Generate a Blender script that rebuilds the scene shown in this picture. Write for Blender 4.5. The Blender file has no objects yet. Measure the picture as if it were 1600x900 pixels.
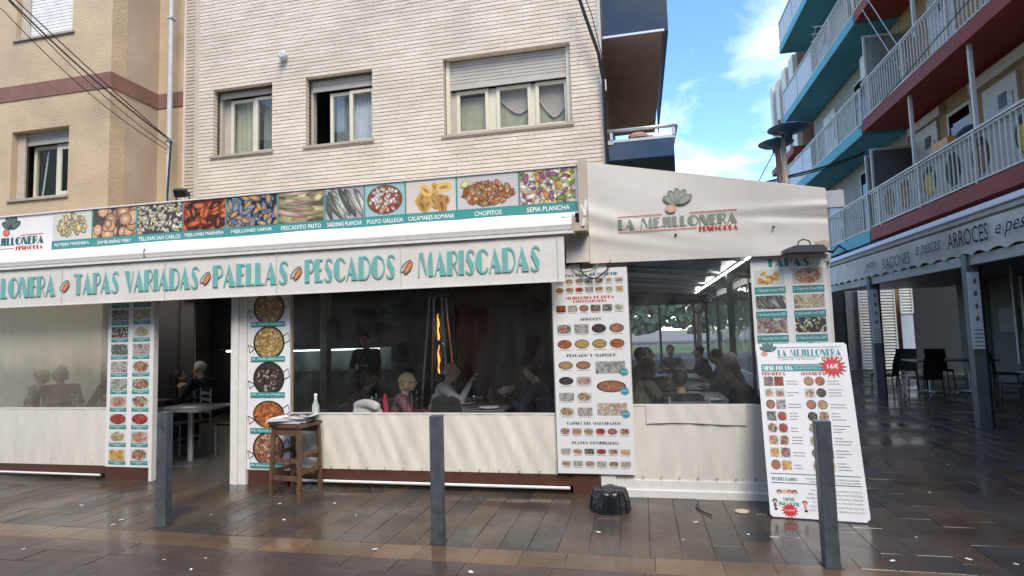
import bpy, bmesh, math, random
from mathutils import Vector, Matrix
R = math.radians
rnd = random.Random(11)
sc = bpy.context.scene
COL = sc.collection

# ------------------------------------------------------------ camera, sky, sun, exposure
cam_d = bpy.data.cameras.new('camera')
cam_d.sensor_width = 36.0
cam_d.lens = 20.286
cam_d.clip_start = 0.05
cam_d.clip_end = 900
cam = bpy.data.objects.new('camera', cam_d)
COL.objects.link(cam)
yaw, pitch, roll = R(-12.3726), R(4.45724), R(-1.64122)
fwd = Vector((math.sin(yaw)*math.cos(pitch), math.cos(yaw)*math.cos(pitch), math.sin(pitch)))
rgt0 = Vector((math.cos(yaw), -math.sin(yaw), 0))
up0 = rgt0.cross(fwd)
rgt = math.cos(roll)*rgt0 + math.sin(roll)*up0
upv = -math.sin(roll)*rgt0 + math.cos(roll)*up0
m3 = Matrix((rgt, upv, -fwd)).transposed()
cam.matrix_world = Matrix.Translation((0, 0, 1.62)) @ m3.to_4x4()
sc.camera = cam

SUN_EL, SUN_AZ = R(52), R(152)      # azimuth clockwise from +Y: high, behind the camera to the right
W = bpy.data.worlds.new('World'); sc.world = W
W.use_nodes = True
nt = W.node_tree; nt.nodes.clear()
out = nt.nodes.new('ShaderNodeOutputWorld')
bg = nt.nodes.new('ShaderNodeBackground'); bg.inputs['Strength'].default_value = 0.15
sky = nt.nodes.new('ShaderNodeTexSky'); sky.sky_type = 'NISHITA'; sky.sun_disc = False
sky.sun_elevation = SUN_EL; sky.sun_rotation = SUN_AZ; sky.air_density = .85; sky.dust_density = 0.25; sky.ozone_density = 3.0
tc = nt.nodes.new('ShaderNodeTexCoord')
sep = nt.nodes.new('ShaderNodeSeparateXYZ'); nt.links.new(tc.outputs['Generated'], sep.inputs[0])
mz = nt.nodes.new('ShaderNodeMath'); mz.operation = 'MAXIMUM'; mz.inputs[1].default_value = 0.06
nt.links.new(sep.outputs['Z'], mz.inputs[0])
cmb = nt.nodes.new('ShaderNodeCombineXYZ')
for i, k in enumerate('XY'):
    dv = nt.nodes.new('ShaderNodeMath'); dv.operation = 'DIVIDE'
    nt.links.new(sep.outputs[k], dv.inputs[0]); nt.links.new(mz.outputs[0], dv.inputs[1]); nt.links.new(dv.outputs[0], cmb.inputs[i])
mp = nt.nodes.new('ShaderNodeMapping'); mp.inputs['Scale'].default_value = (1.0, 0.55, 1); mp.inputs['Rotation'].default_value = (0, 0, 0.5)
mp.inputs['Location'].default_value = (3.1, 0.7, 0)
nt.links.new(cmb.outputs[0], mp.inputs[0])
nz = nt.nodes.new('ShaderNodeTexNoise'); nz.inputs['Scale'].default_value = 1.5; nz.inputs['Detail'].default_value = 8; nz.inputs['Roughness'].default_value = 0.58
nz.inputs['Distortion'].default_value = 0.5
nt.links.new(mp.outputs[0], nz.inputs['Vector'])
rp = nt.nodes.new('ShaderNodeValToRGB')
rp.color_ramp.elements[0].position = 0.45; rp.color_ramp.elements[0].color = (0, 0, 0, 1)
rp.color_ramp.elements[1].position = 0.84; rp.color_ramp.elements[1].color = (.85, .85, .85, 1)
nt.links.new(nz.outputs['Fac'], rp.inputs[0])
mx = nt.nodes.new('ShaderNodeMix'); mx.data_type = 'RGBA'
hs = nt.nodes.new('ShaderNodeHueSaturation'); hs.inputs['Saturation'].default_value = 1.12; hs.inputs['Value'].default_value = .94; nt.links.new(sky.outputs[0], hs.inputs['Color'])
nt.links.new(rp.outputs[0], mx.inputs['Factor']); nt.links.new(hs.outputs[0], mx.inputs['A'])
mx.inputs['B'].default_value = (5.6, 5.8, 6.0, 1)
nt.links.new(mx.outputs['Result'], bg.inputs['Color']); nt.links.new(bg.outputs[0], out.inputs[0])

sun_d = bpy.data.lights.new('sun', 'SUN'); sun_d.energy = 1.5; sun_d.angle = R(28); sun_d.color = (1.0, 0.91, 0.79)
sun = bpy.data.objects.new('sun', sun_d); COL.objects.link(sun)
sdir = Vector((math.sin(SUN_AZ)*math.cos(SUN_EL), math.cos(SUN_AZ)*math.cos(SUN_EL), math.sin(SUN_EL)))
sun.rotation_euler = sdir.to_track_quat('Z', 'Y').to_euler()
sc.view_settings.view_transform = 'Standard'; sc.view_settings.look = 'None'
sc.view_settings.exposure = 1.6; sc.view_settings.gamma = 1.0
sc.cycles.max_bounces = 8; sc.cycles.transparent_max_bounces = 12
sc.cycles.caustics_reflective = False; sc.cycles.caustics_refractive = False

# ------------------------------------------------------------ materials
MATS = {}
def mat(name, col=(.5, .5, .5), rough=.6, metal=0., var=.12, scale=6., bump=0., bscale=40., spec=None, stretch=(1, 1, 1), col2=None, rvar=0., coat=0.):
    if name in MATS: return MATS[name]
    m = bpy.data.materials.new(name); m.use_nodes = True; n = m.node_tree; b = n.nodes['Principled BSDF']
    b.inputs['Roughness'].default_value = rough; b.inputs['Metallic'].default_value = metal
    if spec is not None: b.inputs['Specular IOR Level'].default_value = spec
    if coat: b.inputs['Coat Weight'].default_value = coat; b.inputs['Coat Roughness'].default_value = .08
    t = n.nodes.new('ShaderNodeTexCoord'); mpn = n.nodes.new('ShaderNodeMapping'); mpn.inputs['Scale'].default_value = stretch
    geo = n.nodes.new('ShaderNodeNewGeometry')
    n.links.new(geo.outputs['Position'], mpn.inputs[0])
    z = n.nodes.new('ShaderNodeTexNoise'); z.inputs['Scale'].default_value = scale; z.inputs['Detail'].default_value = 6; z.inputs['Roughness'].default_value = .6
    n.links.new(mpn.outputs[0], z.inputs['Vector'])
    r = n.nodes.new('ShaderNodeValToRGB')
    lo = tuple(c*(1-var) for c in col) + (1,); hi = (tuple(min(1, c*(1+var)) for c in col) if col2 is None else col2) + (1,)
    r.color_ramp.elements[0].position = .3; r.color_ramp.elements[1].position = .7
    r.color_ramp.elements[0].color = lo; r.color_ramp.elements[1].color = hi
    n.links.new(z.outputs['Fac'], r.inputs[0]); n.links.new(r.outputs[0], b.inputs['Base Color'])
    if rvar:
        mr = n.nodes.new('ShaderNodeMapRange'); mr.inputs['To Min'].default_value = max(0.03, rough-rvar); mr.inputs['To Max'].default_value = rough+rvar
        mr.inputs['From Min'].default_value = .35; mr.inputs['From Max'].default_value = .65
        z3 = n.nodes.new('ShaderNodeTexNoise'); z3.inputs['Scale'].default_value = 1.3; z3.inputs['Detail'].default_value = 4
        n.links.new(geo.outputs['Position'], z3.inputs['Vector'])
        n.links.new(z3.outputs['Fac'], mr.inputs['Value']); n.links.new(mr.outputs[0], b.inputs['Roughness'])
    if bump:
        z2 = n.nodes.new('ShaderNodeTexNoise'); z2.inputs['Scale'].default_value = bscale; z2.inputs['Detail'].default_value = 5
        n.links.new(mpn.outputs[0], z2.inputs['Vector'])
        bp = n.nodes.new('ShaderNodeBump'); bp.inputs['Strength'].default_value = bump; bp.inputs['Distance'].default_value = .02
        n.links.new(z2.outputs['Fac'], bp.inputs['Height']); n.links.new(bp.outputs[0], b.inputs['Normal'])
    if name == 'white_vinyl':                       # splashed dirt low down, in its own specks and runs
        zs = n.nodes.new('ShaderNodeTexNoise'); zs.inputs['Scale'].default_value = 9; zs.inputs['Detail'].default_value = 8; zs.inputs['Roughness'].default_value = .75
        n.links.new(mpn.outputs[0], zs.inputs['Vector']); sp = n.nodes.new('ShaderNodeSeparateXYZ'); n.links.new(geo.outputs['Position'], sp.inputs[0])
        mz_ = n.nodes.new('ShaderNodeMapRange'); mz_.inputs['From Min'].default_value = .12; mz_.inputs['From Max'].default_value = .62; mz_.inputs['To Min'].default_value = .16; mz_.inputs['To Max'].default_value = -.02
        n.links.new(sp.outputs['Z'], mz_.inputs['Value']); ad = n.nodes.new('ShaderNodeMath'); ad.operation = 'ADD'; n.links.new(zs.outputs['Fac'], ad.inputs[0]); n.links.new(mz_.outputs[0], ad.inputs[1])
        ms = n.nodes.new('ShaderNodeMapRange'); ms.inputs['From Min'].default_value = .56; ms.inputs['From Max'].default_value = .78; ms.inputs['To Max'].default_value = .16; n.links.new(ad.outputs[0], ms.inputs['Value'])
        mc = n.nodes.new('ShaderNodeMix'); mc.data_type = 'RGBA'; mc.inputs['B'].default_value = (.30, .25, .19, 1); n.links.new(ms.outputs[0], mc.inputs['Factor']); n.links.new(r.outputs[0], mc.inputs['A']); n.links.new(mc.outputs['Result'], b.inputs['Base Color'])
    MATS[name] = m
    return m

def emit(name, col, s):
    m = bpy.data.materials.new(name); m.use_nodes = True; b = m.node_tree.nodes['Principled BSDF']
    b.inputs['Base Color'].default_value = (*col, 1); b.inputs['Emission Color'].default_value = (*col, 1); b.inputs['Emission Strength'].default_value = s
    MATS[name] = m; return m

def glassy(name, tint=(.75, .8, .8), refl=1.0, haze=0., hazecol=(.7, .7, .66), rough=.02, zramp=None, ior=1.5, streak=0., bend=0.):
    """thin sheet: tinted see-through + mirror by Fresnel + milky film, optionally paler upward as a painted reflection"""
    m = bpy.data.materials.new(name); m.use_nodes = True; n = m.node_tree; n.nodes.clear()
    o = n.nodes.new('ShaderNodeOutputMaterial'); tr = n.nodes.new('ShaderNodeBsdfTransparent'); tr.inputs[0].default_value = (*tint, 1)
    g = n.nodes.new('ShaderNodeBsdfGlossy'); g.inputs['Roughness'].default_value = rough; g.inputs[0].default_value = (refl, refl, refl, 1)
    lw_ = n.nodes.new('ShaderNodeLayerWeight'); pw = n.nodes.new('ShaderNodeMath'); pw.operation = 'POWER'; pw.inputs[1].default_value = 5
    n.links.new(lw_.outputs['Facing'], pw.inputs[0]); r0 = ((ior-1)/(ior+1))**2
    fr = n.nodes.new('ShaderNodeMath'); fr.operation = 'MULTIPLY_ADD'; fr.inputs[1].default_value = .85-r0; fr.inputs[2].default_value = r0*1.3; n.links.new(pw.outputs[0], fr.inputs[0])
    geo = n.nodes.new('ShaderNodeNewGeometry')
    if bend:
        zz = n.nodes.new('ShaderNodeTexNoise'); zz.inputs['Scale'].default_value = 1.4; zz.inputs['Detail'].default_value = 2
        n.links.new(geo.outputs['Position'], zz.inputs['Vector'])
        bp = n.nodes.new('ShaderNodeBump'); bp.inputs['Strength'].default_value = bend; bp.inputs['Distance'].default_value = .1
        n.links.new(zz.outputs['Fac'], bp.inputs['Height']); n.links.new(bp.outputs[0], g.inputs['Normal'])
    m1 = n.nodes.new('ShaderNodeMixShader'); n.links.new(fr.outputs[0], m1.inputs[0]); n.links.new(tr.outputs[0], m1.inputs[1]); n.links.new(g.outputs[0], m1.inputs[2])
    last = m1
    if haze or zramp:
        d = n.nodes.new('ShaderNodeBsdfDiffuse'); d.inputs[0].default_value = (*hazecol, 1)
        tl = n.nodes.new('ShaderNodeBsdfTranslucent'); tl.inputs[0].default_value = (*hazecol, 1)
        md = n.nodes.new('ShaderNodeMixShader'); md.inputs[0].default_value = .35
        n.links.new(d.outputs[0], md.inputs[1]); n.links.new(tl.outputs[0], md.inputs[2])
        m2 = n.nodes.new('ShaderNodeMixShader')
        z = n.nodes.new('ShaderNodeTexNoise'); z.inputs['Scale'].default_value = 2.2; z.inputs['Detail'].default_value = 5
        mpn = n.nodes.new('ShaderNodeMapping'); mpn.inputs['Scale'].default_value = (2.5, 1, .6)
        n.links.new(geo.outputs['Position'], mpn.inputs[0]); n.links.new(mpn.outputs[0], z.inputs['Vector'])
        mr = n.nodes.new('ShaderNodeMapRange'); mr.inputs['From Min'].default_value = .3; mr.inputs['From Max'].default_value = .7
        mr.inputs['To Min'].default_value = haze*(1-streak); mr.inputs['To Max'].default_value = haze*(1+streak)
        n.links.new(z.outputs['Fac'], mr.inputs['Value'])
        fac = mr.outputs[0]
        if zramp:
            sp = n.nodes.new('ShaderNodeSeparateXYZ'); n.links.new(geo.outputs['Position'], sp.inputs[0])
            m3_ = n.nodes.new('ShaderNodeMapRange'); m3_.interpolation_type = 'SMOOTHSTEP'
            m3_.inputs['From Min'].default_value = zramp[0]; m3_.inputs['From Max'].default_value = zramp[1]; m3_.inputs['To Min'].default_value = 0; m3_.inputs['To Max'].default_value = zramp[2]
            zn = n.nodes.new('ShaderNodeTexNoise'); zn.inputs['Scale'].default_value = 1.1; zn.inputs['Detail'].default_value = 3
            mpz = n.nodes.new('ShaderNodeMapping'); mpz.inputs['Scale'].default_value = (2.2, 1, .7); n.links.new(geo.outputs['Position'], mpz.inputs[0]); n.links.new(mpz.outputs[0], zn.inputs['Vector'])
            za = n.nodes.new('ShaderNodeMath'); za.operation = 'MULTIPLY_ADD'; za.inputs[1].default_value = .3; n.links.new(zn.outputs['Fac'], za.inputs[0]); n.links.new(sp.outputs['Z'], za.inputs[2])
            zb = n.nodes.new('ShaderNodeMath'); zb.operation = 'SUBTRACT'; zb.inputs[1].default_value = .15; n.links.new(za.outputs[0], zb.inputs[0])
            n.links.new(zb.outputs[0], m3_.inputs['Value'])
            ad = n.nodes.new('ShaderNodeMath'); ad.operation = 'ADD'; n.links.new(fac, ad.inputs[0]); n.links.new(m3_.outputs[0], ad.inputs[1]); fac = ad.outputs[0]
        n.links.new(fac, m2.inputs[0]); n.links.new(m1.outputs[0], m2.inputs[1]); n.links.new(md.outputs[0], m2.inputs[2]); last = m2
    n.links.new(last.outputs[0], o.inputs[0]); MATS[name] = m
    return m

def printmat(name='print_ink', rough=.45):
    if name in MATS: return MATS[name]
    m = bpy.data.materials.new(name); m.use_nodes = True; n = m.node_tree; b = n.nodes['Principled BSDF']
    a = n.nodes.new('ShaderNodeAttribute'); a.attribute_name = 'Col'
    n.links.new(a.outputs['Color'], b.inputs['Base Color']); b.inputs['Roughness'].default_value = rough
    MATS[name] = m; return m

# base palette
mat('white_vinyl', (.70, .665, .59), .42, var=.10, scale=1.6, bump=.14, bscale=3.0, stretch=(3, 3, .8))
mat('grey_tarp', (.66, .625, .56), .5, var=.07, scale=1.6, bump=.35, bscale=1.7)
mat('valance_cloth', (.68, .65, .60), .6, var=.06, scale=3, bump=.25, bscale=4)
mat('white_metal', (.72, .70, .66), .35, var=.06, scale=9)
mat('white_board', (.76, .75, .74), .35, var=.03, scale=4)
mat('cream_pvc', (.62, .575, .44), .4, var=.06)
mat('shutter_cream', (.42, .39, .33), .55, var=.08)
mat('dark', (.012, .012, .014), .6, var=.2)
mat('dark_grey', (.035, .037, .042), .5, var=.2)
mat('mid_grey', (.13, .135, .14), .5, var=.1)
mat('brown_plinth', (.085, .035, .025), .45, var=.2, scale=20)
mat('bollard_paint', (.066, .078, .090), .42, var=.32, scale=11, bump=.12, bscale=25, rvar=.12)
mat('wood_dark', (.115, .064, .038), .45, var=.45, scale=9, stretch=(3, 3, .5), bump=.15, bscale=30)
mat('wood_panel', (.075, .026, .014), .5, var=.3, scale=5, stretch=(3, 1, .4))
mat('stucco', (.49, .37, .235), .9, var=.19, scale=.9, bump=.45, bscale=30)
mat('stucco_smooth', (.43, .33, .235), .9, var=.17, scale=.9, bump=.1, bscale=14)
mat('stucco_band', (.21, .105, .08), .9, var=.16, scale=3, bump=.2)
mat('mortar', (.10, .075, .052), .95, var=.2, scale=10)
mat('brick_cream', (.60, .51, .41), .75, var=.10, scale=2.2, bump=.15, bscale=60)
mat('trim_beige', (.47, .41, .32), .8, var=.1)
mat('sill_stone', (.36, .31, .25), .7, var=.12)
mat('teal_ink', (.055, .26, .25), .45, var=.05)
mat('teal_letters', (.16, .42, .39), .55, var=.05)
mat('grey_letters', (.22, .25, .21), .55, var=.05)
mat('black_ink', (.04, .04, .045), .8, spec=0)
mat('dark_teal_ink', (.02, .10, .12), .5)
mat('red_ink', (.50, .03, .025), .45)
mat('white_ink', (.8, .8, .8), .45, var=.02)
mat('grey_ink', (.22, .22, .23), .5, var=.02)
mat('aluminium', (.50, .51, .52), .35, metal=.6, var=.08)
mat('galvanised', (.46, .45, .42), .5, metal=.0, var=.12)
mat('teal_paint', (.10, .36, .42), .7, var=.10, scale=1.5)
mat('red_paint', (.27, .042, .03), .7, var=.16, scale=1.5)
mat('rail_white', (.60, .57, .49), .45, var=.1)
mat('panel_white', (.50, .51, .52), .5, var=.1)
mat('wall_brick', (.36, .25, .13), .9, var=.3, scale=14, stretch=(1, 1, 3), bump=.4, bscale=20)
mat('wall_grey', (.30, .30, .28), .8, var=.15)
mat('pink_brick', (.42, .26, .18), .9, var=.15, scale=8)
mat('black_rubber', (.012, .012, .012), .18, var=.3, bump=.3, bscale=20)
mat('black_cable', (.01, .01, .01), .5)
mat('chair_black', (.02, .02, .022), .5, var=.2)
mat('skin', (.46, .27, .19), .6, var=.08)
mat('skin_pale', (.60, .39, .30), .6, var=.08)
mat('hair_grey', (.50, .47, .43), .8, var=.3, scale=60)
mat('hair_blonde', (.58, .43, .25), .75, var=.3, scale=60, bump=.5, bscale=70)
mat('hair_dark', (.03, .02, .015), .6, var=.4, scale=60)
mat('cloth_black', (.012, .012, .014), .9, var=.3)
mat('cloth_navy', (.016, .024, .05), .9, var=.3)
mat('cloth_olive', (.17, .17, .12), .9, var=.2)
mat('cloth_white', (.66, .64, .61), .85, var=.12, bump=.3, bscale=14)
mat('cloth_floral', (.015, .015, .03), .85, scale=30, col2=(.36, .13, .15), var=.3)
mat('cloth_pink', (.42, .04, .09), .8)
mat('cloth_maroon', (.09, .02, .022), .9)
mat('cloth_grey', (.16, .16, .17), .9, var=.2)
mat('table_top', (.17, .165, .16), .3, var=.15)
mat('paper', (.70, .70, .70), .6, var=.04)
mat('orange_crate', (.62, .26, .03), .5)
mat('tan_cap', (.50, .44, .32), .5)
mat('lamp_blue', (.035, .08, .16), .35, var=.2)
mat('soffit_brown', (.30, .215, .17), .8, var=.15, scale=3)
mat('curtain_cloth', (.80, .80, .80), .9, var=.08)
mat('blind_ochre', (.62, .56, .38), .7, var=.1)
mat('blind_pink', (.72, .56, .47), .8, var=.08)
glassy('window_glass', tint=(.86, .89, .90), ior=1.55)
glassy('dark_glass', tint=(.10, .13, .16), ior=1.6, refl=.9)
glassy('vinyl_clear', tint=(.92, .93, .92), haze=.022, hazecol=(.6, .6, .58), streak=.8, ior=1.40, bend=.35, rough=.03)
glassy('vinyl_hazy', tint=(.86, .87, .86), haze=.055, hazecol=(.66, .66, .64), streak=.6, ior=1.5, bend=.35, rough=.04)
glassy('vinyl_milky_glare', tint=(.86, .83, .76), haze=.17, hazecol=(.92, .85, .68), zramp=(1.15, 1.60, .38), streak=.3, ior=1.45, bend=.35, rough=.05)  # upper haze is paler: painted reflection of the sunlit houses opposite
glassy('bottle_glass', tint=(.72, .82, .78), ior=1.5)
emit('led_white', (.95, .97, 1.0), 9.0)
emit('flame', (1.0, .20, .025), 2.0)
emit('shop_light', (1.0, .88, .7), 30.0)
printmat()

def canvas(name, c):
    m = bpy.data.materials.new(name); m.use_nodes = True; n = m.node_tree; n.nodes.clear(); o = n.nodes.new('ShaderNodeOutputMaterial')
    d = n.nodes.new('ShaderNodeBsdfDiffuse'); d.inputs[0].default_value = (*c, 1); t = n.nodes.new('ShaderNodeBsdfTranslucent'); t.inputs[0].default_value = (*c, 1)
    x = n.nodes.new('ShaderNodeMixShader'); x.inputs[0].default_value = .6; n.links.new(d.outputs[0], x.inputs[1]); n.links.new(t.outputs[0], x.inputs[2]); n.links.new(x.outputs[0], o.inputs[0]); MATS[name] = m
canvas('thin_canvas', (.86, .83, .76))
# ------------------------------------------------------------ mesh helpers
SPLIT = {'shutter_guide', 'mullion', 'hem', 'back_wall', 'floor_edge', 'window_mullion', 'bracket', 'rule_line', 'apron', 'rung', 'end_post', 'string_course', 'plinth', 'far_pillar', 'front_wall'}
class MB:
    def __init__(s): s.v = []; s.f = []; s.mi = []; s.c = None; s.m = 0
    def poly(s, pts, col=None):
        n = len(s.v); s.v.extend(tuple(p) for p in pts); s.f.append(tuple(range(n, n+len(pts)))); s.mi.append(s.m)
        if col is not None:
            if s.c is None: s.c = []
            s.c.extend(col if isinstance(col[0], (tuple, list)) else [col]*len(pts))
        return s
    def box(s, x0, x1, y0, y1, z0, z1, skip=''):
        n = len(s.v)
        s.v += [(x0,y0,z0),(x1,y0,z0),(x1,y1,z0),(x0,y1,z0),(x0,y0,z1),(x1,y0,z1),(x1,y1,z1),(x0,y1,z1)]
        F = {'b': (3,2,1,0), 't': (4,5,6,7), 'f': (0,1,5,4), 'r': (1,2,6,5), 'k': (2,3,7,6), 'l': (3,0,4,7)}
        for k, q in F.items():
            if k not in skip: s.f.append(tuple(n+i for i in q)); s.mi.append(s.m)
        return s
    def tube(s, pts, r, n=8, caps=True):
        P = [Vector(p) for p in pts]; rr = r if isinstance(r, (list, tuple)) else [r]*len(P); base = len(s.v)
        prev = None
        for i, p in enumerate(P):
            d = (P[min(i+1, len(P)-1)] - P[max(i-1, 0)]).normalized()
            if prev is None: a = d.orthogonal().normalized()
            else: a = (prev - d*prev.dot(d)).normalized()
            prev = a; b = d.cross(a)
            for k in range(n):
                t = 2*math.pi*k/n; s.v.append(tuple(p + (a*math.cos(t)+b*math.sin(t))*rr[i]))
        for i in range(len(P)-1):
            for k in range(n):
                k2 = (k+1) % n; s.f.append((base+i*n+k, base+i*n+k2, base+(i+1)*n+k2, base+(i+1)*n+k)); s.mi.append(s.m)
        if caps:
            s.f.append(tuple(base+k for k in range(n))[::-1]); s.mi.append(s.m)
            e = base+(len(P)-1)*n; s.f.append(tuple(e+k for k in range(n))); s.mi.append(s.m)
        return s
    def lathe(s, prof, c=(0, 0, 0), n=20, sx=1, sy=1):
        base = len(s.v)
        for (r, z) in prof:
            for k in range(n):
                t = 2*math.pi*k/n; s.v.append((c[0]+r*math.cos(t)*sx, c[1]+r*math.sin(t)*sy, c[2]+z))
        for i in range(len(prof)-1):
            for k in range(n):
                k2 = (k+1) % n; s.f.append((base+i*n+k, base+i*n+k2, base+(i+1)*n+k2, base+(i+1)*n+k)); s.mi.append(s.m)
        s.f.append(tuple(base+k for k in range(n))[::-1]); s.mi.append(s.m)
        e = base+(len(prof)-1)*n; s.f.append(tuple(e+k for k in range(n))); s.mi.append(s.m)
        return s
    def grid(s, fn, nu, nv):
        base = len(s.v)
        for j in range(nv+1):
            for i in range(nu+1): s.v.append(tuple(fn(i/nu, j/nv)))
        for j in range(nv):
            for i in range(nu):
                a = base+j*(nu+1)+i; s.f.append((a, a+1, a+nu+2, a+nu+1)); s.mi.append(s.m)
        return s
    def ell(s, c, r, n=10, m=7):
        prof = [(math.sin(math.pi*i/m), -math.cos(math.pi*i/m)) for i in range(1, m)]
        base = len(s.v)
        for (q, z) in prof:
            for k in range(n):
                t = 2*math.pi*k/n; s.v.append((c[0]+r[0]*q*math.cos(t), c[1]+r[1]*q*math.sin(t), c[2]+r[2]*z))
        s.v.append((c[0], c[1], c[2]-r[2])); s.v.append((c[0], c[1], c[2]+r[2])); L = len(s.v)
        for i in range(len(prof)-1):
            for k in range(n):
                k2 = (k+1) % n; s.f.append((base+i*n+k, base+i*n+k2, base+(i+1)*n+k2, base+(i+1)*n+k)); s.mi.append(s.m)
        e = base+(len(prof)-1)*n
        for k in range(n):
            k2 = (k+1) % n; s.f.append((base+k2, base+k, L-2)); s.mi.append(s.m); s.f.append((e+k, e+k2, L-1)); s.mi.append(s.m)
        return s
    def mesh(s, name, mats, smooth=False):
        me = bpy.data.meshes.new(name); me.from_pydata(s.v, [], s.f)
        for m in (mats if isinstance(mats, (list, tuple)) else [mats]): me.materials.append(MATS[m] if isinstance(m, str) else m)
        if any(s.mi): me.polygons.foreach_set('material_index', s.mi)
        if s.c:
            at = me.color_attributes.new('Col', 'FLOAT_COLOR', 'POINT')
            flat = []
            for c in s.c: flat.extend((c[0], c[1], c[2], 1))
            at.data.foreach_set('color', flat)
        if smooth: me.shade_smooth()
        me.update(); return me
    def build(s, name, mats, parent=None, loc=None, smooth=False, label=None, stuff=False):
        if name in SPLIT and not stuff and len(s.v) >= 16 and len(s.f)*8 == len(s.v)*6:
            for k in range(len(s.v)//8):
                q = MB(); q.v = s.v[8*k:8*k+8]; q.f = [tuple(i-8*k for i in f) for f in s.f[6*k:6*k+6]]; q.mi = s.mi[6*k:6*k+6]
                o = q.build(name, mats, parent, loc, smooth, label)
            return o
        o = bpy.data.objects.new(name, s.mesh(name, mats, smooth)); COL.objects.link(o)
        if parent: o.parent = parent
        if loc: o.location = loc
        if label: o['label'] = label
        if stuff: o['kind'] = 'stuff'
        return o

def inst(name, me, parent, loc, rz=0., scale=None):
    o = bpy.data.objects.new(name, me); COL.objects.link(o); o.parent = parent; o.location = loc
    if rz: o.rotation_euler.z = rz
    if scale: o.scale = scale
    return o
def thing(name, label, cat, loc=(0, 0, 0), rz=0., group=None):
    o = bpy.data.objects.new(name, None); COL.objects.link(o); o.location = loc; o.rotation_euler = (0, 0, rz)
    o.empty_display_size = .1
    o['label'] = label; o['category'] = cat
    if group: o['group'] = group
    return o
def tag(o, label, cat, group=None):
    o['label'] = label; o['category'] = cat
    if group: o['group'] = group
    return o
def struct(o): o['kind'] = 'structure'; return o
def dup(o, parent=None, loc=None, rz=None, label=None):
    c = o.copy(); COL.objects.link(c)
    if parent is not None: c.parent = parent
    if loc is not None: c.location = loc
    if rz is not None: c.rotation_euler = (0, 0, rz)
    if label: c['label'] = label
    for ch in list(o.children): dup(ch, c)
    return c
def bx(name, m, parent, *a, **k):
    return MB().box(*a).build(name, m, parent, **k)

# ------------------------------------------------------------ lettering: a fat-and-thin deco face drawn here, plus the built-in sans
TH, HL = .30, .085
def arc(cx, cy, rx, ry, a0, a1, n=12):
    return [(cx+rx*math.cos(R(a0+(a1-a0)*i/n)), cy+ry*math.sin(R(a0+(a1-a0)*i/n))) for i in range(n+1)]
def band(pts, w0, w1=None):
    w1 = w0 if w1 is None else w1; L = []; Rr = []; n = len(pts)
    for i, p in enumerate(pts):
        a = pts[max(0, i-1)]; b = pts[min(n-1, i+1)]; dx, dy = b[0]-a[0], b[1]-a[1]; l = math.hypot(dx, dy) or 1
        w = w0 + (w1-w0)*i/(n-1); L.append((p[0]-dy/l*w/2, p[1]+dx/l*w/2)); Rr.append((p[0]+dy/l*w/2, p[1]-dx/l*w/2))
    return [[L[i], Rr[i], Rr[i+1], L[i+1]] for i in range(n-1)]
def rect(x0, y0, x1, y1): return [[(x0, y0), (x1, y0), (x1, y1), (x0, y1)]]
def cres(cx, cy, rx, ry, a0, a1, inner, n=12):
    o = arc(cx, cy, rx, ry, a0, a1, n); return [[o[i], o[i+1], (inner, o[i+1][1]), (inner, o[i][1])] for i in range(n)]
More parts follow.
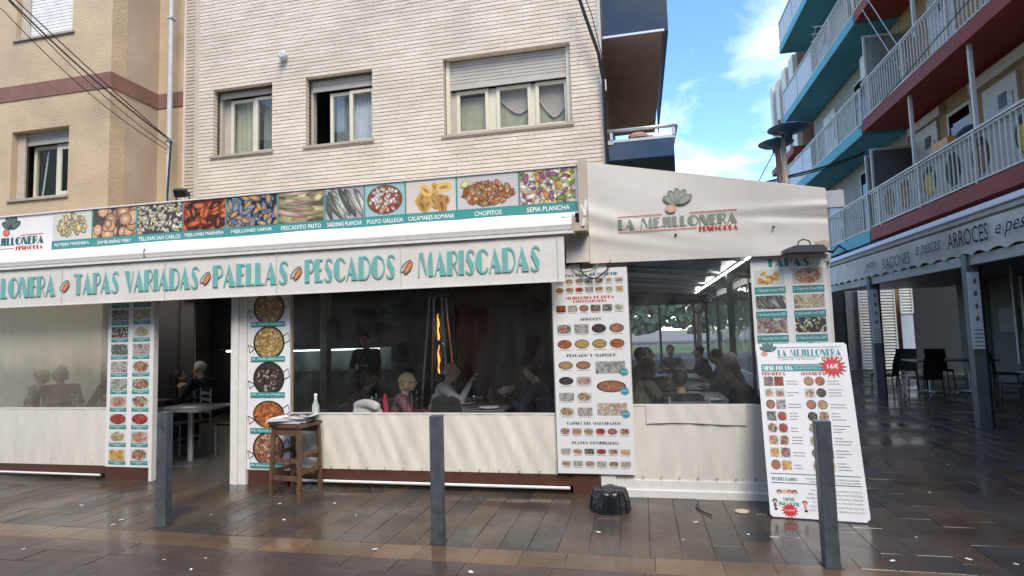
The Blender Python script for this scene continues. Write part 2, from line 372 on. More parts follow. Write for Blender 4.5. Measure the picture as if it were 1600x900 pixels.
def glyph(c):
    t, h = TH, HL
    if c == 'A': return rect(.16, .26, .5, .26+h) + [[(.0, 0), (h, 0), (.36, .93), (.33, .97)]] + [[(.30, 1), (.36, 1), (.72, 0), (.72-t-.1, 0)]], .72
    if c == 'B': return rect(0, 0, t, 1) + band([(t, .975)]+arc(.38, .76, .16, .215, 90, -90)+[(t, .545)], h) + band([(t, .545)]+arc(.38, .285, .22, .26, 90, -90)+[(t, .025)], h), .62
    if c == 'C': return cres(.4, .5, .4, .5, 100, 260, .36) + band(arc(.4, .5, .36, .475, 100, 35, 6), h) + band(arc(.4, .5, .36, .475, 260, 325, 6), h), .72
    if c == 'D': return rect(0, 0, t, 1) + band([(t, .975)]+arc(.34, .5, .34, .475, 90, -90)+[(t, .025)], h), .70
    if c == 'E': return rect(0, 0, t, 1) + rect(t, 1-h, .5, 1) + rect(t, .5, .44, .5+h) + rect(t, 0, .5, h), .52
    if c == 'F': return rect(0, 0, t, 1) + rect(t, 1-h, .5, 1) + rect(t, .5, .44, .5+h), .5
    if c == 'G': return glyph('C')[0] + rect(.5, .4, .72, .4+h) + rect(.68, .12, .72, .4), .74
    if c == 'I' or c == 'Í': return rect(0, 0, t, 1) + ([[(.1, 1.08), (.18, 1.08), (.3, 1.25), (.2, 1.25)]] if c == 'Í' else []), t+.02
    if c == 'J': return rect(.14, .2, .14+t, 1) + cres(.27, .2, .13, .2, 180, 360, .27, 8) + band(arc(.16, .2, .16, .17, 180, 260, 5), h), .42
    if c == 'L': return rect(0, 0, t, 1) + rect(t, 0, .5, h), .5
    if c == 'M': return [[(0, 0), (h, 0), (.14, 1), (.10, 1)]] + [[(.10, 1), (.32, 1), (.52, .05), (.46, .05)]] + [[(.46, .05), (.5, .05), (.72, 1), (.68, 1)]] + [[(.68, 1), (.84, 1), (.90, 0), (.90-t, 0)]], .92
    if c in 'NÑ': return rect(0, 0, h, 1) + [[(0, 1), (t, 1), (.66, 0), (.66-t, 0)]] + rect(.66-h, 0, .66, 1) + (band([(.14, 1.08), (.26, 1.16), (.4, 1.1), (.52, 1.18)], .07) if c == 'Ñ' else []), .68
    if c == 'O': return cres(.4, .5, .4, .5, 90, 270, .38) + band(arc(.38, .5, .4, .475, 90, -90), h), .82
    if c == 'P': return rect(0, 0, t, 1) + band([(t, .975)]+arc(.36, .72, .20, .255, 90, -90)+[(t, .465)], h), .58
    if c == 'R': return glyph('P')[0] + band([(.36, .465), (.60, 0)], h, .06), .62
    if c == 'S': return band([(.5, .84)]+arc(.33, .78, .20, .195, 20, 150, 6), h) + [[(.10, .80), (.14, .93), (.34, .66), (.30, .42)], [(.10, .80), (.30, .42), (.20, .44), (.07, .62)]] + [[(.20, .44), (.30, .66), (.50, .44), (.52, .22)], [(.20, .44), (.52, .22), (.46, .06), (.34, .14)]] + band(arc(.27, .21, .22, .19, -30, -165, 6), h), .56
    if c == 'T': return rect(.2, 0, .2+t, 1) + rect(0, 1-h, .66, 1), .66
    if c in 'UÚ': return rect(0, .25, t, 1) + cres(.3, .25, .3, .25, 180, 270, .3, 8) + band([(.6, 1), (.6, .25)]+arc(.3, .25, .3, .225, 0, -90, 8), h) + ([[(.25, 1.08), (.33, 1.08), (.46, 1.25), (.36, 1.25)]] if c == 'Ú' else []), .64
    if c == 'V': return [[(0, 1), (t+.06, 1), (.42, 0), (.36, 0)]] + [[(.38, 0), (.42, 0), (.68, 1), (.64, 1)]], .66
    if c == 'Y': return rect(.22, 0, .22+t, .5) + [[(0, 1), (t, 1), (.48, .5), (.22, .5)]] + [[(.42, .5), (.46, .5), (.68, 1), (.64, 1)]], .66
    if c == 'Z': return rect(.02, 1-h, .6, 1) + [[(.34, 1-h), (.6, 1-h), (.28, h), (0, h)]] + rect(0, 0, .6, h), .6
    if c == ' ': return [], .34
    return rect(0, 0, .1, .1), .14
def deco(text, x0, x1, z0, z1, gap=.05):
    """quads of a line of deco capitals fitted into x0..x1, z0..z1"""
    adv = 0; Q = []
    for c in text:
        g, w = glyph(c)
        for q in g: Q.append([(adv+a, b) for a, b in q])
        adv += w + gap
    adv -= gap; sx, sz = (x1-x0)/adv, (z1-z0)
    return [[(x0+a*sx, z0+b*sz) for a, b in q] for q in Q]
def put(mb, quads, y, fn=None, col=None):
    for q in quads:
        a = sum(q[i][0]*q[(i+1) % len(q)][1] - q[(i+1) % len(q)][0]*q[i][1] for i in range(len(q)))
        if a < 0: q = q[::-1]
        mb.poly([(p[0], y + (fn(p[0], p[1]) if fn else 0), p[1]) for p in q], col)
    return mb
_sans = {}
def sans(text, x0, x1, z0, z1, y, name, m, parent, shear=0., rot=None, keep=False, bold=0.):
    """a line in the built-in sans, fitted into a box on the plane y"""
    cu = bpy.data.curves.new('tmp', 'FONT'); cu.body = text; cu.fill_mode = 'FRONT'; cu.resolution_u = 2; cu.shear = shear; cu.offset = bold
    o = bpy.data.objects.new('tmp', cu); COL.objects.link(o)
    dg = bpy.context.evaluated_depsgraph_get(); me = bpy.data.meshes.new_from_object(o.evaluated_get(dg))
    bpy.data.objects.remove(o)
    xs = [v.co.x for v in me.vertices]; ys = [v.co.y for v in me.vertices]
    ax, bx_, ay, by = min(xs), max(xs), min(ys), max(ys)
    for v in me.vertices:
        u = x0 + (v.co.x-ax)/(bx_-ax)*(x1-x0); w = z0 + (v.co.y-ay)/(by-ay)*(z1-z0); v.co = (u, y, w)
    me.materials.clear(); me.materials.append(MATS[m] if isinstance(m, str) else m); me.name = name
    ob = bpy.data.objects.new(name, me); COL.objects.link(ob); ob.parent = parent
    return ob

# ------------------------------------------------------------ printed food pictures: layered soft blobs inked in vertex colour
def clip(poly, x0, z0, x1, z1):
    for ax, lim, sg in ((0, x0, 1), (0, x1, -1), (1, z0, 1), (1, z1, -1)):
        o = []
        for i in range(len(poly)):
            a, b = poly[i], poly[(i+1) % len(poly)]
            ia, ib = (a[ax]-lim)*sg >= 0, (b[ax]-lim)*sg >= 0
            if ia: o.append(a)
            if ia != ib:
                t = (lim-a[ax])/(b[ax]-a[ax]); o.append(tuple(a[k]+t*(b[k]-a[k]) for k in range(len(a))))
        poly = o
        if len(poly) < 3: return []
    return poly
class Food:
    def __init__(s, x0, z0, x1, z1, y): s.b = (x0, z0, x1, z1); s.y = y; s.mb = MB(); s.k = 0; s.w = x1-x0; s.h = z1-z0; s.cx = (x0+x1)/2; s.cz = (z0+z1)/2
    def lay(s): s.k += 1; return s.y - s.k*0.00003
    def poly(s, pts, col):
        pts = [(p[0], p[1]) for p in pts]; p = clip(pts, *s.b)
        if p: y = s.lay(); s.mb.poly([(a, y, b) for a, b in p], col)
    def bg(s, c): s.poly([(s.b[0], s.b[1]), (s.b[2], s.b[1]), (s.b[2], s.b[3]), (s.b[0], s.b[3])], c)
    def ell(s, x, z, a, b, rot, ci, co, n=12):
        """ellipse as a fan: inner colour ci fading to co at the rim"""
        y = s.lay(); c, sn = math.cos(rot), math.sin(rot); pts = [(x+a*math.cos(t)*c-b*math.sin(t)*sn, z+a*math.cos(t)*sn+b*math.sin(t)*c) for t in [2*math.pi*i/n for i in range(n)]]
        for i in range(n):
            p, q = pts[i], pts[(i+1) % n]
            tri = clip([(x, z, *ci), (p[0], p[1], *co), (q[0], q[1], *co)], *s.b)
            if len(tri) >= 3: s.mb.poly([(v[0], y, v[1]) for v in tri], [tuple(v[2:5]) for v in tri])
    def ring(s, x, z, a, b, rot, w, ci, co, n=14):
        s.ell(x, z, a, b, rot, ci, co, n); s.ell(x, z, a-w, b-w, rot, tuple(k*.45 for k in co), tuple(k*.6 for k in co), n)
def jit(c, r, v=.25): k = 1+r.uniform(-v, v); return tuple(min(1, max(0, x*k*(1+r.uniform(-.08, .08)))) for x in c)
KINDS = {  # background, plate, blob colours, blob size, aspect, style
    'clams': ((.62, .60, .55), (.62, .56, .42), [(.50, .42, .25), (.62, .52, .30), (.36, .33, .22), (.66, .48, .24)], .13, .7, 'shell'),
    'scallops': ((.10, .07, .05), None, [(.42, .25, .16), (.50, .30, .2)], .25, .85, 'scallop'),
    'tellins': ((.06, .06, .06), None, [(.66, .58, .42), (.75, .70, .58), (.50, .44, .26)], .09, .5, 'blob'),
    'mussels_red': ((.08, .02, .015), None, [(.34, .05, .02), (.55, .12, .03), (.05, .02, .02)], .25, .35, 'shell'),
    'mussels': ((.02, .024, .032), None, [(.05, .07, .13), (.14, .17, .22), (.50, .28, .07), (.04, .045, .07), (.22, .22, .24)], .22, .42, 'mussel'),
    'fish': ((.10, .08, .05), None, [(.52, .42, .26), (.62, .50, .34), (.38, .30, .18)], .55, .13, 'streak'),
    'sardines': ((.40, .40, .38), None, [(.30, .32, .30), (.55, .56, .50), (.10, .12, .10)], .36, .2, 'sard'),
    'octopus': ((.30, .50, .50), (.30, .14, .07), [(.72, .60, .52), (.40, .06, .05), (.55, .22, .18), (.75, .68, .62)], .07, .8, 'plate'),
    'rings': ((.58, .56, .52), None, [(.52, .30, .09), (.60, .38, .12), (.46, .25, .07)], .16, .62, 'ring'),
    'fritters': ((.50, .50, .48), None, [(.42, .18, .07), (.52, .27, .12), (.32, .12, .05), (.58, .36, .2)], .085, .7, 'heap'),
    'salad': ((.56, .54, .46), None, [(.60, .55, .20), (.70, .64, .45), (.30, .10, .20), (.20, .26, .06), (.68, .30, .10), (.75, .72, .62), (.72, .66, .50)], .14, .45, 'blob'),
    'paella': ((.66, .66, .68), (.46, .28, .10), [(.66, .46, .22), (.40, .20, .10), (.70, .60, .44), (.50, .30, .12)], .07, .4, 'pan'),
    'paella_y': ((.66, .66, .68), (.50, .34, .12), [(.58, .40, .14), (.46, .28, .09), (.62, .46, .2)], .08, .6, 'pan'),
    'black_rice': ((.66, .66, .68), (.06, .045, .04), [(.16, .11, .09), (.50, .42, .34), (.03, .025, .02), (.10, .06, .05)], .06, .4, 'pan'),
    'broth': ((.66, .66, .68), (.52, .17, .05), [(.56, .20, .06), (.40, .12, .05)], .16, .4, 'pan'),
    'noodles': ((.66, .66, .68), (.40, .18, .10), [(.62, .34, .24), (.42, .12, .07), (.70, .50, .38), (.20, .08, .05)], .07, .35, 'pan'),
    'meat': ((.60, .58, .55), (.66, .64, .60), [(.30, .14, .08), (.45, .24, .14), (.60, .45, .28)], .2, .5, 'plate'),
    'prawns': ((.55, .50, .45), (.62, .58, .52), [(.60, .20, .12), (.52, .28, .18), (.66, .40, .28)], .16, .45, 'plate'),
    'squid_white': ((.50, .44, .36), None, [(.72, .62, .45), (.58, .42, .27), (.78, .70, .58), (.45, .33, .2)], .15, .5, 'blob'),
    'shells': ((.34, .33, .33), None, [(.20, .17, .16), (.50, .42, .36), (.26, .24, .28), (.66, .58, .46)], .17, .55, 'shell'),
    'greys': ((.40, .38, .36), None, [(.30, .27, .25), (.48, .44, .40), (.18, .16, .14), (.58, .52, .46)], .12, .45, 'blob'),
    'red_plate': ((.58, .55, .52), (.30, .03, .03), [(.52, .07, .05), (.62, .22, .16), (.4, .05, .05)], .10, .7, 'plate'),
}
def food(name, parent, x0, z0, x1, z1, y, kind, seed=0, n=None, label=None):
    r = random.Random(hash_(kind)*7+seed*31); bgc, plate, cols, sz, asp, sty = KINDS[kind]
    F = Food(x0, z0, x1, z1, y); w, h = F.w, F.h; m_ = min(w, h)
    if sty != 'pan': F.bg(jit(bgc, r, .06))
    else: F.ell(F.cx, F.cz, w*.49, h*.49, 0, (.02, .02, .02), (.015, .015, .015), 24)
    if sty in ('plate',): F.ell(F.cx, F.cz, w*.46, h*.47, 0, plate, tuple(k*.55 for k in plate), 22)
    if sty == 'pan': F.ell(F.cx, F.cz, w*.44, h*.44, 0, plate, tuple(k*.7 for k in plate), 24)
    n = n or {'shell': 46, 'scallop': 24, 'mussel': 60, 'streak': 26, 'sard': 13, 'plate': 90, 'ring': 18, 'heap': 190, 'blob': 150, 'pan': 110}[sty]
    for i in range(n):
        lim = {'plate': .38, 'pan': .38, 'heap': .42, 'shell': .47 if plate is None else .36}.get(sty, .52)
        rr = math.sqrt(r.random())*lim; t = r.uniform(0, 6.283)
        if sty in ('plate', 'pan', 'heap') or plate: px, pz = F.cx+rr*w*math.cos(t), F.cz+rr*h*math.sin(t)*(.8 if sty == 'heap' else 1)-(.06*h if sty == 'heap' else 0)
        else: px, pz = F.cx+r.uniform(-.5, .5)*w, F.cz+r.uniform(-.5, .5)*h
        a = sz*m_*r.uniform(.7, 1.3); b = a*asp; rot = r.uniform(0, 3.14); c = jit(r.choice(cols), r)
        dk = tuple(k*.35 for k in c); lt = tuple(min(1, k*1.25) for k in c)
        if sty == 'scallop':
            F.ell(px, pz, a, b, rot, (.25, .12, .07), (.14, .06, .04), 14); F.ell(px, pz, a*.85, b*.85, rot, lt, c, 14); F.ell(px, pz, a*.45, b*.45, rot, (.72, .62, .45), (.6, .32, .12), 12)
        elif sty == 'mussel':
            F.ell(px, pz, a, b, rot, lt, dk); F.ell(px, pz, a*.8, b*.75, rot, tuple(k*1.3 for k in c), (.20, .22, .26)); 
            if i % 2: F.ell(px, pz, a*.55, b*.6, rot, (.70, .40, .08), (.42, .2, .05))
        elif sty == 'shell':
            F.ell(px, pz, a, b, rot, lt, dk); F.ell(px+a*.1, pz, a*.6, b*.6, rot, (.66, .5, .26) if kind == 'clams' else (.6, .2, .06), c)
        elif sty == 'ring': F.ring(F.cx+(px-F.cx)*.7, F.cz+(pz-F.cz)*.6-.06*h, a*1.25, b*1.25, rot, a*.5, lt, c)
        elif sty == 'streak': F.ell(px, F.b[1]+h*(i+.5)/n, a, b*1.3, r.uniform(-.25, .25), lt, dk)
        elif sty == 'sard':
            px = F.b[0]+w*(i+.5)/n; F.ell(px, F.cz+r.uniform(-.1, .1)*h, a*1.4, b*1.3, r.uniform(1.9, 2.3), lt, (.06, .07, .06)); F.ell(px+.01*w, F.cz, a*.9, b*.35, 2.1, (.7, .7, .66), c)
        else: F.ell(px, pz, a, b, rot, lt, dk, 9)
    if kind in ('fish', 'fritters') and w > .3:
        lx = x1-.12*w if kind == 'fish' else x0+.13*w; F.ell(lx, z1-.24*h, .15*h, .11*h, .4, (.62, .56, .28), (.42, .34, .10)); F.ell(lx, z1-.235*h, .115*h, .075*h, .4, (.70, .66, .42), (.60, .54, .26)); 
    if kind in ('sardines', 'salad', 'clams'):
        for i in range(14): F.ell(F.cx+r.uniform(-.4, .4)*w, F.cz+r.uniform(-.4, .4)*h, .02*w, .012*w, r.uniform(0, 3), (.10, .22, .04), (.05, .12, .02), 6)
    if sty == 'plate' and kind == 'octopus': pass
    return F.mb.build(name, 'print_ink', parent, label=label)
def hash_(s): return sum(ord(c)*(i+7) for i, c in enumerate(s))
def shell_logo(mb, x, z, s, y, cols):
    """fan of five shells over a pink ball; cols = rim, body, ball"""
    k = 0
    for a in (150, 120, 92, 62, 30):
        for q, c in ((1, cols[0]), (.72, cols[1])):
            k += 1; cx, cz = x+.15*s+math.cos(R(a))*s*.42, z+.1*s+math.sin(R(a))*s*.42; n = 14; ca, sa = math.cos(R(a)), math.sin(R(a))
            mb.poly([(cx+s*.42*q*math.cos(t)*ca-s*.19*q*math.sin(t)*sa, y-k*.0001, cz+s*.42*q*math.cos(t)*sa+s*.19*q*math.sin(t)*ca) for t in [6.2832*i/n for i in range(n)]], c)
    for q, c in ((1, cols[2]), (.6, tuple(min(1, v*1.3) for v in cols[2]))):
        k += 1; mb.poly([(x-.20*s+s*.28*q*math.cos(t), y-k*.0001, z-.12*s+s*.22*q*math.sin(t)) for t in [6.2832*i/16 for i in range(16)]], c)
    return mb
def star(mb, x, z, r, y, n=14, inner=.62, col=None):
    P = []
    for i in range(2*n):
        q = r if i % 2 == 0 else r*inner; t = math.pi*i/n; P.append((x+q*math.cos(t)*1.1, y, z+q*math.sin(t)))
    for i in range(2*n): mb.poly([(x, y, z), P[i], P[(i+1) % (2*n)]], col)
    return mb
# ============================================================ THE SETTING
FRONT = 5.87      # plane of the terrace front
WALL = 8.5        # plane of the brick facade

def paver_mats(pre, cols):
    L = []
    for i, c in enumerate(cols):
        L.append(mat('%s_%d' % (pre, i), c, .27, var=.26, scale=2.2, bump=.10, bscale=9, rvar=.18, spec=.5)); 
    return L
pm = paver_mats('paver', [(.060, .045, .034), (.055, .043, .034), (.046, .041, .037), (.066, .046, .033), (.058, .045, .035), (.042, .038, .035), (.074, .051, .034)])
sm = paver_mats('street_paver', [(.064, .046, .040), (.058, .043, .039), (.070, .048, .039), (.052, .042, .040)])
km = paver_mats('kerb', [(.125, .078, .045), (.145, .09, .052), (.105, .068, .042)])
mat('joint', (.048, .039, .032), .5, var=.4, rvar=.2)

ground = struct(MB().poly([(-300, -200, -.05), (300, -200, -.05), (300, 500, -.05), (-300, 500, -.05)]).build('ground', mat('far_ground', (.16, .15, .13), .9)))
pavement = struct(MB().poly([(-14, 4.33, -.004), (14, 4.33, -.004), (14, 40, -.004), (-14, 40, -.004)]).build('pavement', 'joint'))
street = struct(MB().poly([(-14, -4.9, -.005), (14, -4.9, -.005), (14, 4.33, -.005), (-14, 4.33, -.005)]).build('street', 'joint'))
def paver_mesh(name, w, d, seed):
    """a slab with slightly chipped corners and a worn bevel: 26 triangles"""
    r = random.Random(seed); g = .0011; e = .0022; c = [(-w/2+g, -d/2+g), (w/2-g, -d/2+g), (w/2-g, d/2-g), (-w/2+g, d/2-g)]
    c = [(x+r.uniform(-.003, .003), y+r.uniform(-.003, .003)) for x, y in c]; m = MB()
    inn = [(x-math.copysign(e, x), y-math.copysign(e, y)) for x, y in c]
    zt = [r.uniform(-.0012, .0012) for _ in c]
    m.poly([(x, y, zt[i]) for i, (x, y) in enumerate(inn)])
    for i in range(4):
        j = (i+1) % 4; m.poly([(*c[i], -.003), (*c[j], -.003), (*inn[j], zt[j]), (*inn[i], zt[i])]); m.poly([(*c[i], -.03), (*c[j], -.03), (*c[j], -.003), (*c[i], -.003)])
    return m
def pave(parent, name, cells, mats, limit=300):
    cells.sort(key=lambda c: c[0]**2+c[1]**2)
    cache = {}; rest = MB(); r = random.Random(3)
    for k, (x, y, w, d) in enumerate(cells):
        mi = min(len(mats)-1, int(r.random()*len(mats))) if r.random() < .8 else 0; v = r.randrange(3); z = .002+r.uniform(-.0015, .002)
        key = (round(w, 3), round(d, 3), mi, v)
        if k < limit:
            if key not in cache: cache[key] = paver_mesh(name, w, d, v).mesh(name, mats[mi])
            o = inst(name, cache[key], parent, (x, y, z)); o.rotation_euler = (r.uniform(-.004, .004), r.uniform(-.006, .006), 0)
        else:
            b = len(rest.v); q = paver_mesh(name, w, d, v)
            rest.v += [(a+x, b2+y, c+z) for a, b2, c in q.v]; rest.f += [tuple(i+b for i in f) for f in q.f]; rest.mi += [mi]*len(q.f)
    if rest.v: rest.build('distant_'+name, mats, parent, stuff=True)
cells = []; r = random.Random(5); i = 0; x = -9.0
while x < 12.5:
    w = .225; y = 4.335 + (r.choice((.0, .18, .30, .42)) if True else 0)
    if y > 4.34: cells.append((x+w/2, (4.335+y)/2, w, y-4.335))
    top = 6.1 if x < 1.5 else 23
    while y < top:
        d = r.choice((.55, .55, .40, .55)); cells.append((x+w/2, y+d/2, w, d)); y += d
    x += w
pave(pavement, 'paver', cells, pm)
cells = []; y = 4.06-.225
while y > 1.2:
    x = -9+r.uniform(0, .5)
    while x < 7: d = r.choice((.5, .5, .38, .62)); cells.append((x+d/2, y+.1125, d, .225)); x += d
    y -= .225
pave(street, 'street_paver', cells, sm)
x = -9.0; cells = []
while x < 9: w = r.choice((.45, .62, .45, .8, .33)); cells.append((x+w/2, 4.197, w, .268)); x += w
pave(pavement, 'kerb_stone', cells, km)

# ---------- middle brick block
BX0, BX1 = -7.76, -.38
bb = thing('brick_building', 'cream brick block with three shuttered windows above the white restaurant terrace', 'building', (0, WALL, 0))
wins = [(-7.13, -5.97, 4.83, 6.02), (-5.33, -4.12, 4.83, 6.02), (-2.89, -.86, 4.76, 6.03)]
m = MB()                                       # mortar wall with real openings
xs = [BX0]+[v for w in wins for v in w[:2]]+[BX1-.04]
for a, b in zip(xs[0::2], xs[1::2]): m.box(a, b, .10, .35, 3.0, 9.0)
for (a, b, z0, z1) in wins: m.box(a, b, .10, .35, 3.0, z0); m.box(a, b, .10, .35, z1, 9.0)
m.box(BX0, BX1-.04, .10, .35, 9.0, 12.5)
m.box(BX1-.29, BX1-.04, .35, 7, 3.0, 12.5)      # east return wall
m.box(BX0, BX1-.3, .35, 7, 12.3, 12.5)
m.build('wall', 'mortar', bb)
MB().box(BX0, -5.9, .05, .3, 2.4, 3.0).box(-5.9, -2.95, .05, .3, 2.55, 3.0).box(-2.95, BX1, .05, .3, 2.6, 3.0).build('lintel_beam', 'dark_grey', bb)
CH, BL = .0632, .281
bricks = []
rr = random.Random(9)
for k in range(int((8.3-3.18)/CH)):
    z = 3.18+k*CH; off = (k % 2)*BL/2 + rr.choice((0, 0, .04)); spans = [(-7.43, BX1-.045)]
    for (a, b, z0, z1) in wins:
        if z+CH*.5 > z0 and z+CH*.5 < z1:
            ns = []
            for s0, s1 in spans:
                if a > s0 and b < s1: ns += [(s0, a), (b, s1)]
                elif a <= s0 < b: ns.append((b, s1))
                else: ns.append((s0, s1))
            spans = ns
    for s0, s1 in spans:
        x = -7.9+off
        while x < s1:
            a, b = max(x, s0), min(x+BL, s1)
            if b-a > .006:
                zz0, zz1 = z, z+CH
                bricks.append((a+.0015, b-.0015, z+.005, z+CH-.006, rr.uniform(-.0025, .0025)))
            x += BL
bm_ = [mat('brick_cream_%d' % i, c, .75, var=.12, scale=1.1, bump=.12, bscale=60) for i, c in enumerate([(.62, .54, .44), (.59, .505, .405), (.64, .565, .47), (.60, .52, .42)])]
bricks.sort(key=lambda b: (b[0]+.3)**2*.35+(b[2]-4.6)**2)
rest = MB(); cache = {}; nb = 0
for (a, b, z0, z1, dy) in bricks:
    mi = rr.randrange(4); full = abs((b-a)-(BL-.004)) < .002
    if full and nb < 290:
        if mi not in cache: cache[mi] = MB().box(-(b-a)/2, (b-a)/2, 0, .16, 0, z1-z0, skip='k').mesh('brick', bm_[mi])
        inst('brick', cache[mi], bb, ((a+b)/2, dy, z0)); nb += 1
    else: rest.m = mi; rest.box(a, b, dy, .16, z0, z1, skip='k')
rest.build('upper_bricks', bm_, bb, stuff=True)
m = MB()                                        # narrow recessed strip of bricks at the left edge
for k in range(int(5.2/CH)):
    z = 3.18+k*CH; m.box(BX0+.02, -7.53, .05, .12, z+.006, z+CH-.008, skip='k')
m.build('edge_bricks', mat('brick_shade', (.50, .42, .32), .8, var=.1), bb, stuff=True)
bx('corner_trim', 'trim_beige', bb, -7.53, -7.43, .01, .14, 3.1, 9); bx('edge_bead', 'brick_cream', bb, BX0-.02, BX0+.02, .03, .12, 3.1, 9)
bx('corner_profile', 'galvanised', bb, BX1-.045, BX1, -.012, .12, 3.1, 9)

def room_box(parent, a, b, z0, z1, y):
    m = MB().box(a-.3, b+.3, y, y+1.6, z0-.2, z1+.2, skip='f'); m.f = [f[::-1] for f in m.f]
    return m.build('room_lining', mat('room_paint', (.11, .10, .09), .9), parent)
def sash(parent, a, b, z0, z1, y, m_='cream_pvc', fw=.055, glass='window_glass'):
    s = MB().box(a, a+fw, y, y+.05, z0, z1).box(b-fw, b, y, y+.05, z0, z1).box(a+fw, b-fw, y+.001, y+.05, z0, z0+fw).box(a+fw, b-fw, y+.001, y+.05, z1-fw, z1).build('sash', m_, parent)
    MB().box(a+fw-.004, b-fw+.004, y+.02, y+.028, z0+fw-.004, z1-fw+.004).build('pane', glass, s)
    return s
def shutter(parent, a, b, z0, z1, y, m_='shutter_cream', p=.055):
    m = MB(); z = z0; m.box(a, b, y-.006, y+.02, z0, z0+.05); z = z0+.05
    while z < z1:
        h = min(p, z1-z); m.box(a, b, y, y+.012, z, z+h*.80); m.box(a+.002, b-.002, y+.006, y+.014, z+h*.8, z+h); z += p
    return m.build('shutter', m_, parent)
def curtain(parent, a, b, z0, z1, y, m_='curtain_cloth', n=9, amp=.03):
    return MB().grid(lambda u, v: (a+(b-a)*u, y+amp*math.sin(u*n*6.28+v)*(1-.3*v), z0+(z1-z0)*v), n*8, 3).build('curtain', m_, parent, smooth=True)

# window 1: left
def window(parent, a, b, z0, z1, label, deep=.16, sill='sill_stone'):
    w = MB().box(a+.005, a+.05, deep, deep+.1, z0, z1).box(b-.05, b-.005, deep, deep+.1, z0, z1).box(a+.05, b-.05, deep+.001, deep+.1, z1-.07, z1).box(a+.05, b-.05, deep+.001, deep+.1, z0, z0+.04)
    w = w.build('window', 'shutter_cream', parent, label=label)
    MB().box(a-.04, b+.03, -.035, deep+.09, z0-.035, z0+.004).build('window_sill', sill, w)
    return w
a, b, z0, z1 = wins[0]
w = window(bb, a, b, z0, z1, 'two-sash window reflecting the house opposite')
shutter(bb, a+.05, b-.03, z1-.12, z1-.02, .14)
sash(bb, a+.20, a+.70, z0+.04, z1-.14, .20); sash(bb, a+.70, b-.05, z0+.04, z1-.14, .18)
bx('side_panel', 'shutter_cream', bb, a+.05, a+.20, .24, .27, z0+.04, z1-.1)
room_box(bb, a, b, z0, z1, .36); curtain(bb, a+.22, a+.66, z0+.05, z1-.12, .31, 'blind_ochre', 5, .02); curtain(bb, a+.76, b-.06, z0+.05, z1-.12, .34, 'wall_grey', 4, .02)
a, b, z0, z1 = wins[1]
w = window(bb, a, b, z0, z1, 'window with one sash slid open and pale curtains')
shutter(bb, a+.05, b-.01, z1-.21, z1-.02, .14)
sash(bb, a+.34, a+.75, z0+.04, z1-.24, .20); sash(bb, a+.72, b-.04, z0+.04, z1-.24, .17)
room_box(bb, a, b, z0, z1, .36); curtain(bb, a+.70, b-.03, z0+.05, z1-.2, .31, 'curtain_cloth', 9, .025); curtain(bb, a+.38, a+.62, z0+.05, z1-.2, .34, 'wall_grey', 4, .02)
a, b, z0, z1 = wins[2]
w = window(bb, a, b, z0, z1, 'wide window with its roller shutter half down over three sashes')
shutter(bb, a+.06, b-.06, z1-.49, z1-.02, .13)
MB().box(a+.01, a+.075, .10, .2, z0+.01, z1-.01).box(b-.075, b-.01, .10, .2, z0+.01, z1-.01).build('shutter_guide', 'cream_pvc', bb)
bx('side_panel', 'shutter_cream', bb, a+.076, a+.165, .19, .22, z0+.04, z1-.5); sash(bb, a+.16, a+.69, z0+.05, z1-.5, .18); sash(bb, a+.82, a+1.38, z0+.05, z1-.5, .181); sash(bb, a+1.45, b-.07, z0+.05, z1-.5, .18)
MB().box(a+.69, a+.82, .21, .26, z0+.05, z1-.5).box(a+1.38, a+1.45, .21, .26, z0+.05, z1-.5).build('mullion', 'cream_pvc', bb)
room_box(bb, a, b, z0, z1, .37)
curtain(bb, a+.2, a+.67, z0+.05, z1-.58, .29, 'blind_ochre', 3, .003); curtain(bb, a+.84, a+1.36, z0+.05, z1-.5, .31, 'blind_ochre', 3, .004); curtain(bb, a+1.47, b-.1, z0+.05, z1-.64, .31, 'blind_ochre', 3, .004)
for ca, cb, dz in ((a+.86, a+1.36, .33), (a+1.47, b-.13, .45)):   # swagged pink drapes
    MB().grid(lambda u, v: (ca+(cb-ca)*u, .295+.006*math.sin(u*14+v*5), (z1-.52) - v*(dz*(1-abs(u-.62)**1.5*1.6)+.08)), 14, 6).build('drape', 'blind_pink', bb, smooth=True)
    MB().tube([(ca+(cb-ca)*u, .285, (z1-.52)-(dz*(1-abs(u-.62)**1.5*1.6)+.08)) for u in [i/14 for i in range(15)]], .009, 5).build('drape_hem', 'curtain_cloth', bb)
MB().lathe([(.0, -.03), (.066, -.03), (.072, -.01), (.072, .05), (.05, .07)], n=20).build('vent_cap', 'panel_white', bb, loc=(-5.72, -.06, 6.43)).rotation_euler = (R(90), 0, 0)

